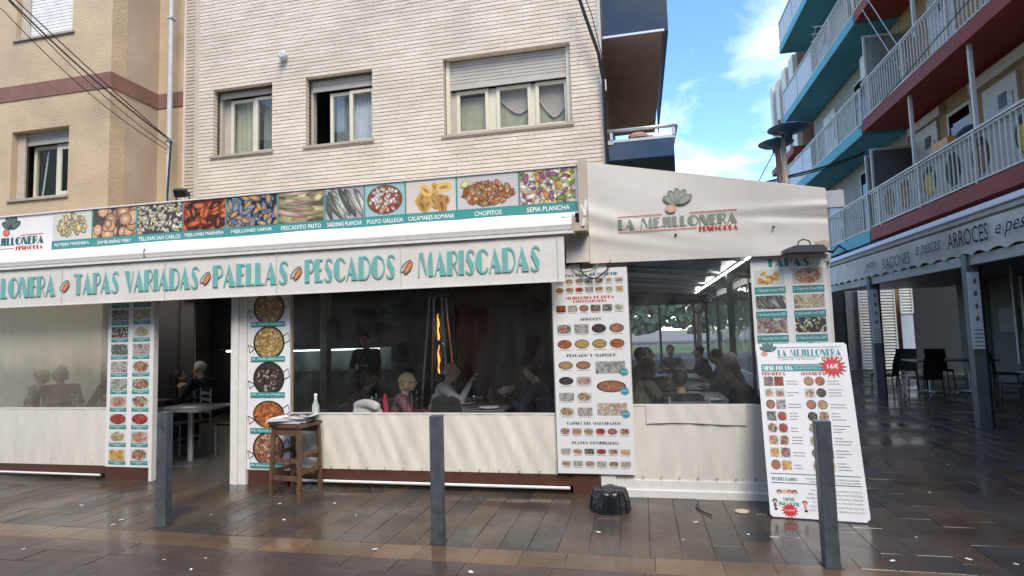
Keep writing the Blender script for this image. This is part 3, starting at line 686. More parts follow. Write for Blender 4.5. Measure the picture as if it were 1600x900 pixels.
# balconies on the east side
def side_balcony(zb, label, flood):
    bal = MB().box(BX1, .52, .1, 4.6, zb, zb+.17).build('balcony', 'soffit_brown', bb, label=label)
    g = bx('front_glass', 'dark_glass', bal, BX1+.04, .60, .02, .035, zb-.02 if flood else zb+.05, zb+.90); bx('front_backing', mat('glass_tint', (.034, .041, .050), .55, var=.15, spec=.25), bal, BX1+.045, .595, .037, .05, zb-(0 if flood else .5), zb+.885)
    bx('side_glass', mat('glass_tint'), bal, .585, .60, .05, 4.6, zb-.04, zb+.88)
    bx('channel', 'aluminium', bal, BX1+.02, .62, .0, .019, zb+.885, zb+.925); bx('bottom_channel', 'aluminium', bal, BX1+.02, .54, -.01, .018, zb-.035, zb-.005)
    MB().tube([(BX1+.02, 0, zb+1.06), (.62, 0, zb+1.06), (.64, .03, zb+1.06), (.64, 4.6, zb+1.06)], .028, 10).build('handrail', 'aluminium', bal, smooth=True)
    for x in (BX1+.09, .60): MB().box(x-.02, x+.02, -.012, .012, zb+.926, zb+1.05).build('rail_post', 'aluminium', bal)
    bx('channel_end', 'galvanised', bal, BX1+.01, BX1+.12, -.008, .022, zb+.86, zb+.884)
side_balcony(3.50, 'lower smoked-glass balcony with a grey handrail', False)
side_balcony(6.03, 'upper smoked-glass balcony seen from below', True)
MB().box(BX1+.05, BX1+.16, .6, 1.2, 4.2, 4.62).build('balcony_locker', 'wall_grey', bb)
bx('balcony_wall', 'pink_brick', bb, BX1-.04, BX1, .35, 7, 3.5, 6.03)
bb2 = MB().ell((.10, 8.86, 4.56), (.16, .09, .07), 8, 5).ell((.26, 8.9, 4.53), (.10, .08, .06), 8, 5).build('laundry_bundle', 'pink_brick'); tag(bb2, 'small heap of coloured laundry behind the grey balcony handrail', 'laundry')
bx('junction_box', 'white_metal', bb, BX1-.01, BX1+.05, -.06, -.013, 5.18, 5.34)

# ---------- left stucco house
lb = thing('stucco_building', 'ochre stucco house with a brown band at the left edge', 'building', (0, 7.7, 0))
LX = -8.45
lw = [(-10.5, -9.28, 4.14, 5.34), (-10.5, -9.25, 7.0, 8.1)]
m = MB()
for a, b in ((-13, lw[0][0]), (lw[0][1], LX)): m.box(a, b, 0, .3, 0, 12.5)
m.box(lw[0][0], lw[0][1], 0, .3, 0, 4.14); m.box(lw[0][0], lw[0][1], 0, .3, 5.34, 7.0); m.box(lw[0][0], lw[0][1], 0, .3, 8.1, 12.5)
m.build('front_wall', 'stucco', lb)
bx('lit_wall_panel', mat('lit_wall_panel', (.74, .69, .56), .8), lb, -13, LX-.01, -.03, -.012, 0, 2.7)  # pale panel added so the wall behind the diners looks lit
m = MB().box(LX-.25, LX-.004, .3, .98, 0, 12.5).build('side_wall', 'stucco_smooth', lb); MB().box(LX-.25, -7.78, .981, 1.2, 0, 12.5).build('back_wall', 'stucco', lb)
MB().box(-13, LX+.012, -.013, 0, 5.90, 6.17).box(LX, LX+.013, 0, .98, 5.90, 6.17).box(LX+.013, -7.785, .965, .98, 5.90, 6.17).build('string_course', 'stucco_band', lb)
for (a, b, z0, z1), lbl in zip(lw, ('lower window with a dark opening', 'upper window behind a closed white roller shutter')):
    w = window(lb, a, b, z0, z1, lbl, .12)
    if z0 < 5:
        shutter(lb, a+.18, b-.01, z1-.22, z1-.02, .14); bx('side_panel', 'trim_beige', lb, a+.005, a+.17, .10, .13, z0+.02, z1-.01)
        sash(lb, a+.75, b-.05, z0+.04, z1-.22, .19, fw=.10, glass='dark_glass'); sash(lb, a+.22, a+.78, z0+.04, z1-.22, .22)
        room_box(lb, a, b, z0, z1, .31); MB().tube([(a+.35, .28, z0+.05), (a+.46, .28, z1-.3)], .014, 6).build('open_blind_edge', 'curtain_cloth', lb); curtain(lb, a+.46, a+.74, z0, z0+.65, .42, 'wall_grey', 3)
    else:
        shutter(lb, a+.2, b-.02, z0+.02, z1-.02, .10, mat('shutter_bright', (.74, .72, .66), .5), .06); bx('side_panel', 'trim_beige', lb, a+.005, a+.19, .08, .11, z0+.02, z1-.01)
dp = MB().tube([(-7.96, 8.42, 3.0), (-7.96, 8.42, 12.4)], .042, 12).build('downpipe', mat('pipe_grey', (.50, .48, .46), .5)); tag(dp, 'pale drainpipe where the ochre house meets the brick block', 'pipe')
for z in (3.6, 5.15, 7.4): MB().box(-8.02, -7.90, 8.37, 8.5, z, z+.03).build('pipe_bracket', 'galvanised', dp)
# ---------- right-hand apartment block
XB, XW = 5.5, 6.5
rb = thing('apartment_block', 'block with red and teal balconies and white railings on the right', 'building', (0, 0, 0))
LV = [3.58, 6.25, 9.02, 11.65]
MB().box(XW, XW+.3, -2, 22.5, 3.4, 15).build('wall', 'wall_brick', rb)
MB().box(XW+.3, 14, -2, 22.5, 14.7, 15).box(XW, 14, 22.3, 22.5, 3.4, 15).build('end_wall', 'wall_grey', rb)
bar_me = MB().box(-.009, .009, -.010, .010, 0, .80).mesh('baluster', 'rail_white')
def balcony(y0, y1, z, paint, label, bars=True, xw=XW, panel=None, part_bars=True, rail='rail_white', pitch=.125):
    bal = MB().box(XB, xw, y0, y1, z, z+.27).build('balcony', paint, rb, label=label)
    zt = z+.27
    MB().box(XB+.02, XB+.07, y0, y1, zt+.885, zt+.92).box(XB+.03, XB+.06, y0, y1, zt+.84, zt+.86).build('top_rail', rail, bal)
    MB().box(XB+.03, XB+.06, y0, y1, zt+.04, zt+.07).build('bottom_rail', rail, bal)
    if y1 < 21 or True: MB().box(XB+.07, xw, y1-.05, y1-.02, zt+.87, zt+.9).box(XB+.07, xw, y1-.05, y1-.02, zt+.04, zt+.07).build('end_rail', rail, bal)
    y = y0+.05; st = MB(); n = 0
    while y < y1:
        main = (n % 14 == 0)
        if main: MB().box(XB+.022, XB+.068, y-.022, y+.022, zt, zt+.885).build('rail_post', rail, bal)
        elif panel and panel[0] < y < panel[1]: pass
        elif part_bars and y > 7: inst('baluster', bar_me, bal, (XB+.045, y, zt+.055))
        else: st.box(XB+.036, XB+.054, y-.01, y+.01, zt+.055, zt+.855)
        y += pitch; n += 1
    if st.v: st.build('far_balusters', rail, bal, stuff=True)
    if panel: bx('rail_panel', 'panel_white', bal, XB+.04, XB+.05, panel[0], panel[1], zt+.08, zt+.83)
    return bal
balcony(-1, 15.25, LV[0], 'red_paint', 'lowest red-edged balcony with pineapple screen', pitch=.14)
balcony(-1, 15.25, LV[1], 'red_paint', 'middle red-bellied balcony')
balcony(-1, 15.25, LV[2], 'red_paint', 'top red balcony', part_bars=False)
balcony(15.32, 18.6, LV[0]-.02, 'teal_paint', 'short low teal balcony')
balcony(15.32, 22.4, LV[1]-.06, 'teal_paint', 'second-floor teal balcony', panel=(19.6, 22.4))
balcony(15.32, 22.4, LV[2]-.02, 'teal_paint', 'third-floor teal balcony', panel=(19.0, 22.4))
balcony(15.32, 22.4, LV[3], 'teal_paint', 'top teal balcony', panel=(15.4, 22.4))
# end posts between floors of the red balconies
pm_ = MB().box(-.03, .03, -.03, .03, 0, 1).mesh('balcony_post', 'rail_white')
for x, y, z0, z1 in ((5.62, 13.05, 4.75, 6.25), (5.62, 10.85, 4.75, 6.25), (5.62, 8.6, 4.75, 6.25), (5.75, 12.9, 7.4, 9.02)):
    inst('balcony_post', pm_, rb, (x, y, z0), scale=(1, 1, z1-z0))
# partitions at the joint of red and teal flats
def frame_panel(parent, y, x0, x1, z0, z1, glass, fm='rail_white'):
    f = MB().box(x0, x0+.05, y-.02, y+.02, z0, z1).box(x0+.05, x1, y-.02, y+.02, z1-.05, z1).box(x0+.05, x1, y-.02, y+.02, z0, z0+.05).build('partition', fm, parent)
    bx('partition_pane', glass, f, x0+.05, x1, y-.004, y+.004, z0+.05, z1-.05)
glassy('frosted_glass', tint=(.5, .58, .56), haze=.45, hazecol=(.45, .47, .44), streak=.1)
frame_panel(rb, 15.20, 5.62, 6.5, 6.55, 8.62, 'frosted_glass'); frame_panel(rb, 15.20, 5.60, 6.5, 3.86, 5.80, mat('partition_grey', (.10, .10, .10), .6))
frame_panel(rb, 15.55, 5.60, 6.45, 3.84, 5.74, 'frosted_glass')
# doors, windows, shutter boxes on the wall behind the balconies
def wall_opening(y0, y1, z0, z1, kind, label):
    x = XW
    if kind == 'door':
        d = MB().box(x-.05, x+.0, y0, y1, z0, z1).build('door', 'rail_white', rb, label=label)
        for zz in (z0+.25, z0+1.1): MB().box(x-.065, x-.05, y0+.12, y1-.12, zz, zz+.6).build('door_panel', 'panel_white', d)
        bx('door_vent', 'dark_grey', d, x-.075, x-.066, y0+.28, y0+.5, z1-.5, z1-.25)
    elif kind == 'window':
        d = MB().box(x-.04, x+.0, y0, y1, z0, z0+.06).box(x-.04, x, y0, y1, z1-.06, z1).box(x-.04, x, y0, y0+.06, z0+.06, z1-.06).box(x-.04, x, y1-.06, y1, z0+.06, z1-.06).build('window', 'rail_white', rb, label=label)
        bx('pane', 'dark_glass', d, x-.02, x-.015, y0+.06, y1-.06, z0+.06, z1-.06); bx('pane_back', 'dark', d, x-.012, x-.003, y0+.06, y1-.06, z0+.06, z1-.06)
    else: MB().box(x-.12, x, y0, y1, z0, z1).build('awning_case', 'rail_white', rb, label=label)
wall_opening(13.9, 14.9, 3.85, 5.95, 'door', 'pale door with an awning box above'); wall_opening(12.6, 13.5, 3.85, 5.9, 'window', 'dark window')
wall_opening(11.2, 12.2, 3.85, 5.85, 'door', 'white door with a square vent'); wall_opening(9.6, 11.0, 4.6, 5.85, 'window', 'dark window')
wall_opening(10.2, 12.5, 5.95, 6.15, 'case', 'folded awning case'); wall_opening(13.6, 15.1, 5.98, 6.16, 'case', 'folded awning case')
wall_opening(10.6, 12.0, 6.6, 8.6, 'window', 'dark window'); wall_opening(12.9, 13.9, 6.55, 8.6, 'door', 'white balcony door'); wall_opening(8.6, 10, 6.55, 8.6, 'window', 'dark window')
for z in (3.86, 6.5, 9.3):
    wall_opening(17.2, 18.4, z, z+2.1, 'window', 'dark window'); wall_opening(20, 21.2, z, z+2.1, 'door', 'white balcony door')
for z in LV[:3]: MB().box(XW-.012, XW+.0, 15.32, 22.4, z+.27, z+2.7).build('rendered_strip', 'wall_grey', rb)
# pineapple-print screen behind the lowest railing
scr = MB().box(XB+.09, XB+.10, 8.2, 15.1, 3.93, 4.70).build('privacy_screen', mat('screen_cloth', (.44, .45, .43), .7), rb, label='white screen printed with pineapples')
mat('pine_yellow', (.55, .42, .06), .7, var=.3, scale=30); mat('pine_dark', (.04, .035, .02), .7); mat('pine_brown', (.28, .15, .06), .7, var=.3, scale=20)
for y, m_ in ((14.3, 'pine_brown'), (12.47, 'pine_yellow'), (13.5, 'pine_brown'), (10.75, 'pine_brown'), (9.6, 'pine_yellow'), (8.7, 'pine_yellow'), (11.6, 'pine_dark')):
    def disc(cy, cz, ry, rz, x, nm, mm): MB().poly([(x, cy-ry*math.cos(t), cz+rz*math.sin(t)) for t in [6.283*i/16 for i in range(16)]]).build(nm, mm, scr)
    disc(y, 4.31, .26, .31, XB+.087, 'fruit_outline', 'pine_dark'); disc(y, 4.27, .20, .25, XB+.083, 'fruit', m_)
    MB().poly([(XB+.080, y+.13, 4.46), (XB+.080, y+.15, 4.60), (XB+.080, y, 4.50), (XB+.080, y-.06, 4.62), (XB+.080, y-.14, 4.46)]).build('leaf_crown', 'pine_dark', scr)
# loose things on the balconies
ac = MB().box(6.0, 6.45, 15.7, 16.5, 8.02, 8.60).build('air_conditioner', 'rail_white'); tag(ac, 'boxy white air-conditioning unit under the third-floor teal balcony', 'air conditioner')
f = MB().lathe([(.22, 0), (.22, .02), (.18, .03)], n=18).build('fan_grille', 'dark_grey', ac, loc=(6.22, 15.69, 8.31)); f.rotation_euler = (R(90), 0, 0)
bx('drip_tray', 'galvanised', ac, 5.98, 6.47, 15.72, 16.48, 7.98, 8.0)
cr = MB().box(5.70, 5.98, 11.95, 12.55, 4.77, 5.02, skip='t').box(5.72, 5.96, 11.97, 12.53, 4.80, 4.82).build('orange_crate', 'orange_crate'); tag(cr, 'yellow-orange plastic crate standing up behind the lowest balcony rail', 'crate'); bx('hand_hole', 'dark', cr, 5.80, 5.88, 11.942, 11.949, 4.89, 4.94)
bx('crate_stand', 'rail_white', None, 5.68, 6.0, 11.0, 12.6, 3.87, 4.765); tag(bpy.data.objects['crate_stand'], 'pale cabinet under the orange crate on the lowest balcony', 'cabinet')
nb_ = MB().ell((5.84, 11.5, 4.92), (.16, .33, .13), 10, 6).build('folded_cover', 'cloth_navy', smooth=True); tag(nb_, 'dark blue folded cover lying beside the orange crate on the balcony', 'cover')
dr = thing('drying_rack', 'white wall drying rack hooked over the third-floor teal railing', 'rack', (XB, 17.2, 9.1))
for k in range(5): MB().tube([(-.05, k*.16-.3, .75-k*.13), (-.42, k*.16-.22, .78-k*.13)], .012, 5).build('rack_arm', 'white_metal', dr)
for k in range(3): MB().tube([(-.1-k*.14, -.35, .72), (-.1-k*.14, .45, .25)], .008, 5).build('rack_line', 'white_metal', dr)
for k, (a, b) in enumerate((((5.45, 14.6, 9.0), (5.6, 13.3, 6.9)), ((5.44, 14.2, 9.0), (5.62, 13.0, 6.95)))):
    tag(MB().tube([a, b], .008, 5).build('hoist_rope', 'white_metal'), 'thin pale rope slanting across the teal soffit, %s of the pair' % ('left' if k == 0 else 'right'), 'rope', 'ropes by the teal soffit')

# pink and white block beyond
pb = thing('striped_building', 'farther pink and white panelled block behind the teal balconies', 'building')
MB().box(6.2, 14, 22.8, 26.2, 0, 11.9).build('wall', 'pink_brick', pb)
for k, y in enumerate((22.9, 24.0, 25.1)):
    MB().box(6.05, 6.2, y, y+.6, 2.8, 11.8).build('white_panel', 'rail_white', pb)
MB().box(5.95, 6.2, 25.85, 26.25, 8.9, 11.8).build('end_panel', 'rail_white', pb); MB().box(5.85, 6.3, 22.8, 26.3, 8.0, 8.25).box(5.85, 6.3, 22.8, 26.3, 5.2, 5.45).build('floor_edge', 'red_paint', pb)

# ---------- ground floor restaurant on the right: pergola, awning, back walls
pg = thing('pergola', 'grey steel terrace frame along the right-hand restaurant', 'pergola', (0, 0, 0))
for y, xw in ((13.95, .16), (10.13, .16), (6.2, .16), (18.0, .16), (21.6, .14)):
    MB().box(4.90, 4.90+xw, y-.075, y+.075, 0, 2.62).build('post', mat('post_grey', (.15, .15, .142), .5, var=.15), pg)
    MB().box(4.90+xw, 4.93+xw, y-.085, y-.075, 0, 2.62).build('post_seal', 'dark', pg)
MB().box(4.94, 5.06, 1, 22, 2.45, 2.60).build('beam', 'galvanised', pg)
MB().box(5.06, 9.3, 1, 20.4, 2.66, 2.72).build('canopy', 'dark_grey', pg)
aw = thing('scalloped_awning', 'grey cassette awning with a scalloped lettered valance, right edge', 'awning', (0, 0, 0))
m = MB(); prof = [(4.88, 3.10), (4.86, 3.20), (4.90, 3.29), (5.02, 3.33), (5.5, 3.36), (5.5, 3.08), (5.0, 3.04)]
for i in range(len(prof)):
    a, b = prof[i], prof[(i+1) % len(prof)]; m.poly([(a[0], 17.0, a[1]), (a[0], 1, a[1]), (b[0], 1, b[1]), (b[0], 17.0, b[1])])
m.poly([(p[0], 17.0, p[1]) for p in prof]); m.build('cassette', mat('cassette_grey', (.52, .515, .49), .4, var=.1), aw)
bx('groove', 'dark_grey', aw, 4.853, 4.88, 1, 17, 3.165, 3.185)
def vy(y): return .02*math.sin(y*3.1)+.008*math.sin(y*11)
m = MB(); ys = [1+i*.05 for i in range(311)]
for i in range(310):
    ya, yb = ys[i], ys[i+1]; sa, sb = 2.58+.055*abs(math.cos(math.pi*ya/.42)), 2.58+.055*abs(math.cos(math.pi*yb/.42))
    m.poly([(4.90+vy(yb), yb, sb), (4.90+vy(ya), ya, sa), (4.89+vy(ya)*.3, ya, 3.06), (4.89+vy(yb)*.3, yb, 3.06)])
m.build('valance', mat('valance_grey', (.64, .62, .56), .8, var=.22, scale=1.5, bump=.2), aw)
def side_text(t, y0, y1, z0, z1, shear=0., m_=None):
    o = sans(t, -y0, -y1, z0, z1, 0, 'lettering', m_ if m_ else 'black_ink' if shear == 0 else mat('blue_ink', (.02, .035, .10), .8, spec=0), aw, shear=shear)
    o.rotation_euler = (0, 0, R(-90)); o.location = (4.845, 0, 0); return o
side_text('ARROCES', 10.42, 9.32, 2.74, 2.99); side_text('e pescado', 9.15, 7.9, 2.72, 2.98, .4)
side_text('RACIONES', 12.95, 11.75, 2.68, 2.90, 0, mat('faded_ink', (.14, .14, .14), .8, spec=0)); side_text('e pescas', 11.5, 10.65, 2.70, 2.94, .4, 'faded_ink'); side_text('yo', 13.9, 13.4, 2.72, 2.9, .3, 'faded_ink')
for y, lo in ((9.975, 'nearer'), (13.795, 'farther')):
    nt_ = MB().box(4.885, 5.045, y+.058, y+.068, 1.18, 2.34).build('menu_strip', 'white_board'); nt_.location.y = 0
    tag(nt_, 'white paper menu strip taped to the %s grey terrace post' % lo, 'menu', 'paper menus on the terrace posts')
    for k in range(4): bx('printed_photo', mat('photo_grey', (.16, .15, .16), .6), nt_, 4.955+.008*(k % 2), 5.0, y+.055, y+.0575, 1.60+.19*k, 1.67+.19*k)
    for k in range(5): bx('printed_line', 'grey_ink', nt_, 4.915, 5.035, y+.055, y+.0575, 1.22+.06*k, 1.235+.06*k)
# back of the right terrace
tb = thing('glazed_shopfront', 'dark glazed restaurant front behind the empty grey terrace', 'shopfront', (0, 0, 0))
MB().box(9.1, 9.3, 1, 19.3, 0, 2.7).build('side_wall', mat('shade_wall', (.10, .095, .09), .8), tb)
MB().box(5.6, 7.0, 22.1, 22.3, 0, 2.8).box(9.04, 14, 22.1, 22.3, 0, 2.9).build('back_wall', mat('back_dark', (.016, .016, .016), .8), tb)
bx('grey_door', mat('door_grey', (.20, .19, .18), .6), tb, 7.0, 7.55, 22.05, 22.2, 0, 2.72)
def louvre(x0, x1, y, z0, z1):
    m = MB().box(x0, x0+.05, y, y+.06, z0, z1).box(x1-.05, x1, y, y+.06, z0, z1); z = z0
    while z < z1-.06:
        m.poly([(x0+.05, y, z), (x1-.05, y, z), (x1-.05, y+.05, z+.085), (x0+.05, y+.05, z+.085)]); z += .10
    return m
louvre(7.35, 8.48, 21.9, .05, 2.86).build('louvred_shutter', 'rail_white', tb); louvre(8.62, 9.02, 21.9, 1.9, 2.86).build('louvred_shutter', 'rail_white', tb); bx('white_post', 'panel_white', tb, 8.64, 9.0, 21.95, 22.0, .2, 1.9)
for y in (17.8, 16.2, 12.7, 9.2): MB().box(9.0, 9.09, y-.04, y+.04, 0, 2.7).build('mullion', 'galvanised', tb)
bx('wall_poster', 'mid_grey', tb, 9.06, 9.088, 12.9, 15.8, 1.5, 2.5); bx('wall_poster', 'mid_grey', tb, 9.06, 9.088, 16.5, 17.3, 1.3, 1.9)
MB().box(7.2, 7.26, 13.2, 13.26, .74, 2.66).build('thin_post', 'panel_white', tb)

def rattan_chair():
    t = thing('terrace_chair', 'x', 'chair')
    c = MB().box(-.22, .22, -.22, .22, .42, .46).build('seat', 'chair_black', t)
    MB().grid(lambda u, v: (-.22+.44*u, -.21-.10*v*v-.02*math.sin(math.pi*u), .46+.48*v), 5, 4).build('backrest', 'chair_black', t, smooth=True)
    for x in (-.20, .20):
        for y in (-.20, .20): MB().tube([(x, y, .44), (x*1.08, y*1.1, 0)], .014, 6).build('leg', 'chair_black', t)
    return t
def terrace_table():
    t = thing('terrace_table', 'x', 'table')
    MB().box(-.4, .4, -.4, .4, .72, .75).build('tabletop', mat('terrace_top', (.20, .20, .20), .3), t)
    MB().tube([(0, 0, .03), (0, 0, .72)], .035, 10).build('column', 'galvanised', t); MB().box(-.28, .28, -.04, .04, 0, .03).box(-.04, .04, -.28, .28, .031, .05).build('foot', 'galvanised', t)
    return t
c0 = rattan_chair(); t0 = terrace_table(); first = [True, True]
for x, y, rz, lab in ((5.35, 14.65, 0.9, 'black terrace chair standing alone left of the middle grey post'), (5.75, 13.7, .3, 'black chair just right of the middle grey post, back to the pavement'),
                  (7.0, 15.9, 3.0, 'black chair at the far side of the long empty table'), (7.7, 14.6, -2.2, 'black chair at the inner end of the long empty table'),
                  (6.4, 16.2, 2.7, 'black chair at the far left corner of the long empty table'), (6.6, 12.1, 1.9, 'black chair between the long table and the one by the near post'), (7.5, 10.9, -1.5, 'black chair on the inner side of the table by the near post'),
                  (6.3, 9.0, .1, 'black chair right of the near post at the dark right edge')):
    o = c0 if first[0] else dup(c0); first[0] = False; o.location = (x, y, 0); o.rotation_euler.z = rz; o['label'] = lab; o['group'] = 'black chairs on the right-hand terrace'
for x, y, lab in ((6.35, 14.9, 'grey square table behind the middle post, pavement end of the pair'), (7.15, 14.9, 'grey square table behind the middle post, inner one of the pair'), (6.5, 10.9, 'grey table beside the near terrace post'), (7.3, 8.2, 'dim grey table at the right edge of the terrace')):
    o = t0 if first[1] else dup(t0); first[1] = False; o.location = (x, y, 0); o['label'] = lab; o['group'] = 'grey tables on the right-hand terrace'

# ---------- street lamp
sl = thing('street_lamp', 'tall street lamp with three dark saucer heads against the sky', 'lamp', (2.62, 11, 0))
MB().tube([(-.055, 0, 0), (-.055, 0, 4.9)], .045, 12).build('pole', mat('pole_brown', (.12, .085, .065), .4), sl, smooth=True)
MB().tube([(.05, .02, 0), (.05, .02, 5.0)], .045, 12).build('pole', mat('pole_pale', (.40, .35, .30), .4), sl, smooth=True)
def saucer(x, y, z, r_, up=0):
    h = MB().lathe([(.02, -.13), (.06, -.13), (.07, -.05), (r_*.72, -.015), (r_*.98, .03), (r_, .045), (r_*.8, .075), (.03, .10)], n=28).build('lamp_head', 'lamp_blue', sl, loc=(x, y, z), smooth=True)
    MB().lathe([(r_*.34, -.028), (r_*.42, -.032)], n=20).build('diffuser', 'mid_grey', h)
saucer(.13, -.05, 5.09, .35); saucer(.0, .35, 4.96, .31); MB().tube([(-.05, 0, 4.6), (.0, .35, 4.86)], .03, 8).build('arm', 'lamp_blue', sl)
MB().tube([(.05, .02, 5.0), (.0, .0, 5.32)], .025, 8).build('tip', mat('pole_brown'), sl)

# ---------- cables
def cable(pts, r_, label, sag=0.):
    P = []
    for i in range(len(pts)-1):
        a, b = Vector(pts[i]), Vector(pts[i+1])
        for k in range(10): t = k/10; P.append(a.lerp(b, t)-Vector((0, 0, sag*4*t*(1-t))))
    P.append(Vector(pts[-1])); o = MB().tube(P, r_, 6).build('overhead_cable', 'black_cable'); tag(o, label, 'cable'); return o
end = (-7.90, 8.40, 5.16)
cable([(-9.62, 5.95, 7.55), (-9.07, 6.5, 6.87), end], .013, 'thickest black cable slanting over the ochre house', .10)
cable([(-9.50, 5.95, 7.56), (-8.95, 6.5, 6.85), end], .009, 'upper black cable slanting over the ochre house', .04)
cable([(-9.66, 5.95, 7.48), (-9.05, 6.5, 6.83), (-7.93, 8.38, 5.05)], .007, 'thin cable close under the thickest one over the ochre house', .14)
cable([(-9.8, 5.95, 7.35), (-9.16, 6.5, 6.70), (-7.93, 8.36, 4.98)], .007, 'lowest thin cable crossing the ochre house', .16)
cable([end, (-7.92, 8.36, 4.2), (-7.86, 8.34, 3.3)], .016, 'black cable dropping beside the drainpipe')
cable([(-.75, 8.2, 6.85), (-.60, 8.25, 6.3), (-.42, 8.33, 5.7), (-.37, 8.40, 5.3), (-.37, 8.44, 4.6), (-.36, 8.44, 3.9)], .026, 'thick black cable bundle running down the brick corner')
cable([(-.70, 8.2, 6.88), (-.50, 8.25, 6.3), (-.38, 8.33, 5.7), (-.35, 8.40, 5.2)], .007, 'thin cable beside the bundle on the brick corner')
cable([(1.9, 12, 4.42), (3.4, 14, 5.0), (5.5, 15.26, 5.75)], .022, 'black cable twist crossing behind the street lamp to the teal balcony', .05)
cable([(1.9, 12, 4.40), (3.4, 14, 4.96), (5.5, 15.30, 5.72)], .014, 'thin black cable just under the twist behind the street lamp', .06)
cable([(1.9, 11.5, 3.6), (2.6, 11.2, 4.9)], .008, 'thin stay wire rising to the street lamp')
cable([(5.44, 15.3, 6.35), (5.40, 8.0, 6.95)], .012, 'dark cable running in front of the middle red balcony', .0)

# ---------- trees seen through the terrace
mat('leaf', (.035, .065, .04), .7, var=.4, scale=4); mat('bark', (.09, .07, .05), .9)
def tree(x, y, h, rc, label, seed):
    t = thing('park_tree', label, 'tree', (x, y, 0), group='park trees seen through the right-hand terrace window'); r = random.Random(seed)
    m = MB().tube([(0, 0, 0), (.05, 0, h*.35), (.1, .05, h*.6)], [.16, .12, .07], 8)
    for k in range(5): a = k*1.3; m.tube([(.05, 0, h*.35), (math.cos(a)*rc*.6, math.sin(a)*rc*.6, h*.35+rc*.5)], [.07, .03], 6)
    m.build('trunk', 'bark', t); c = MB()
    for k in range(900):
        a, b = r.uniform(0, 6.28), r.uniform(-1, 1); q = rc*(r.random()**.4)*(.75+.25*math.sin(a*3+b*4)); p = Vector((math.cos(a)*math.sqrt(1-b*b)*q, math.sin(a)*math.sqrt(1-b*b)*q, h*.68+b*q*.6))
        s_ = r.uniform(.08, .2); u = Vector((r.uniform(-1, 1), r.uniform(-1, 1), r.uniform(-1, 1))).normalized()*s_; v = u.orthogonal().normalized()*s_*.6
        c.poly([p-u, p-v, p+u, p+v])
    c.build('crown', 'leaf', t)
for k, (x, y, h, rc, l) in enumerate(((-.6, 30, 6.5, 3.0, 'leftmost park tree seen through the right terrace window'), (3.2, 34, 6.8, 3.2, 'middle park tree seen through the right terrace window'), (6.8, 44, 7.5, 3.4, 'right park tree seen through the terrace window'), (-5, 42, 7, 3.2, 'far park tree on the left of the terrace window view'))):
    tree(x, y, h, rc, l, k+3)
fw = MB(); r = random.Random(12)
for k in range(16000):
    p = Vector((r.uniform(-35, 45), r.uniform(60, 74), 0)); b_ = 1.0+.9*math.sin(p.x*.5)**2; p.z = b_+(9.5+1.5*math.sin(p.x*.33)-b_)*r.random(); s_ = r.uniform(.2, .48)
    u = Vector((r.uniform(-1, 1), r.uniform(-.4, .4), r.uniform(-1, 1))).normalized()*s_; v = u.cross(Vector((0, 1, 0))).normalized()*s_*.8; fw.poly([p-u, p-v, p+u, p+v])
fw = fw.build('far_wood', 'leaf'); fw['kind'] = 'stuff'; fw['label'] = 'dense park wood far behind the terrace'; fw['category'] = 'wood'
lawn = struct(MB().poly([(-40, 26, -.02), (60, 26, -.02), (60, 58, -.02), (-40, 58, -.02)]).build('lawn', mat('lawn_green', (.08, .13, .05), .9, var=.2)))
# ============================================================ THE WHITE TERRACE
tr = thing('dining_terrace', 'white vinyl-walled restaurant terrace with clear windows along the street', 'terrace', (0, 0, 0))
Y0 = FRONT
def folds(seed, amp=.010, slant=.25, n=7):
    r = random.Random(seed); W_ = [(r.uniform(4, 9)*(1+.4*k), r.uniform(0, 6.28), r.uniform(.4, 1)/(1+.35*k)) for k in range(n)]
    return lambda x, z: amp*sum(a*math.sin(f*(x+slant*z)*2.2+p) for f, p, a in W_)/2.2
def skirt(x0, x1, z0, z1, seed, name='vinyl_skirt', amp=.012, slant=.25, y=Y0, label=None, m_='white_vinyl'):
    fn = folds(seed, amp, slant)
    return MB().grid(lambda u, v: (x0+(x1-x0)*u, y+fn(x0+(x1-x0)*u, z0+(z1-z0)*v)*(.25+.75*math.sin(math.pi*min(1, v*.9+.1))), z0+(z1-z0)*v), max(6, int((x1-x0)*34)), 14).build(name, m_, tr, smooth=True, label=label)
skirt(-9.6, -6.37, .165, .855, 2, amp=.008, slant=.1, label='plain left skirt panel')
skirt(-3.87, -.87, .195, .80, 5, amp=.013, slant=.42, label='pleated middle skirt panel')
skirt(-.86, -.42, .21, .80, 7, amp=.006, label='narrow skirt behind the tall menu')
skirt(-.30, 1.70, .16, .885, 8, amp=.007, slant=.12, label='right skirt panel with an overlapping flap')
MB().grid(lambda u, v: (.02+.92*u, Y0-.014+.003*math.sin(u*30+v*3), .70+.18*v+.01*math.sin(u*5)), 30, 4).build('vinyl_flap', 'white_vinyl', tr, smooth=True)
def vinyl(x0, x1, z0, z1, m_, y=Y0+.01, label=None):
    return MB().grid(lambda u, v: (x0+(x1-x0)*u, y+.006*math.sin(u*9+v*2)+.004*math.sin(u*23), z0+(z1-z0)*v), 24, 8).build('vinyl_window', m_, tr, smooth=True, label=label)
vinyl(-9.6, -6.37, .855, 2.3, 'vinyl_milky_glare', label='milky left window')
vinyl(-3.87, -.87, .80, 2.3, 'vinyl_clear', label='long middle window'); vinyl(-.10, 1.72, .885, 2.32, 'vinyl_hazy', label='right window')
MB().box(-3.87, -.87, Y0-.004, Y0+.02, .785, .80).box(-9.6, -6.37, Y0-.004, Y0+.02, .84, .857).box(-.1, 1.05, Y0-.004, Y0+.02, .87, .887).build('hem', 'white_metal', tr)
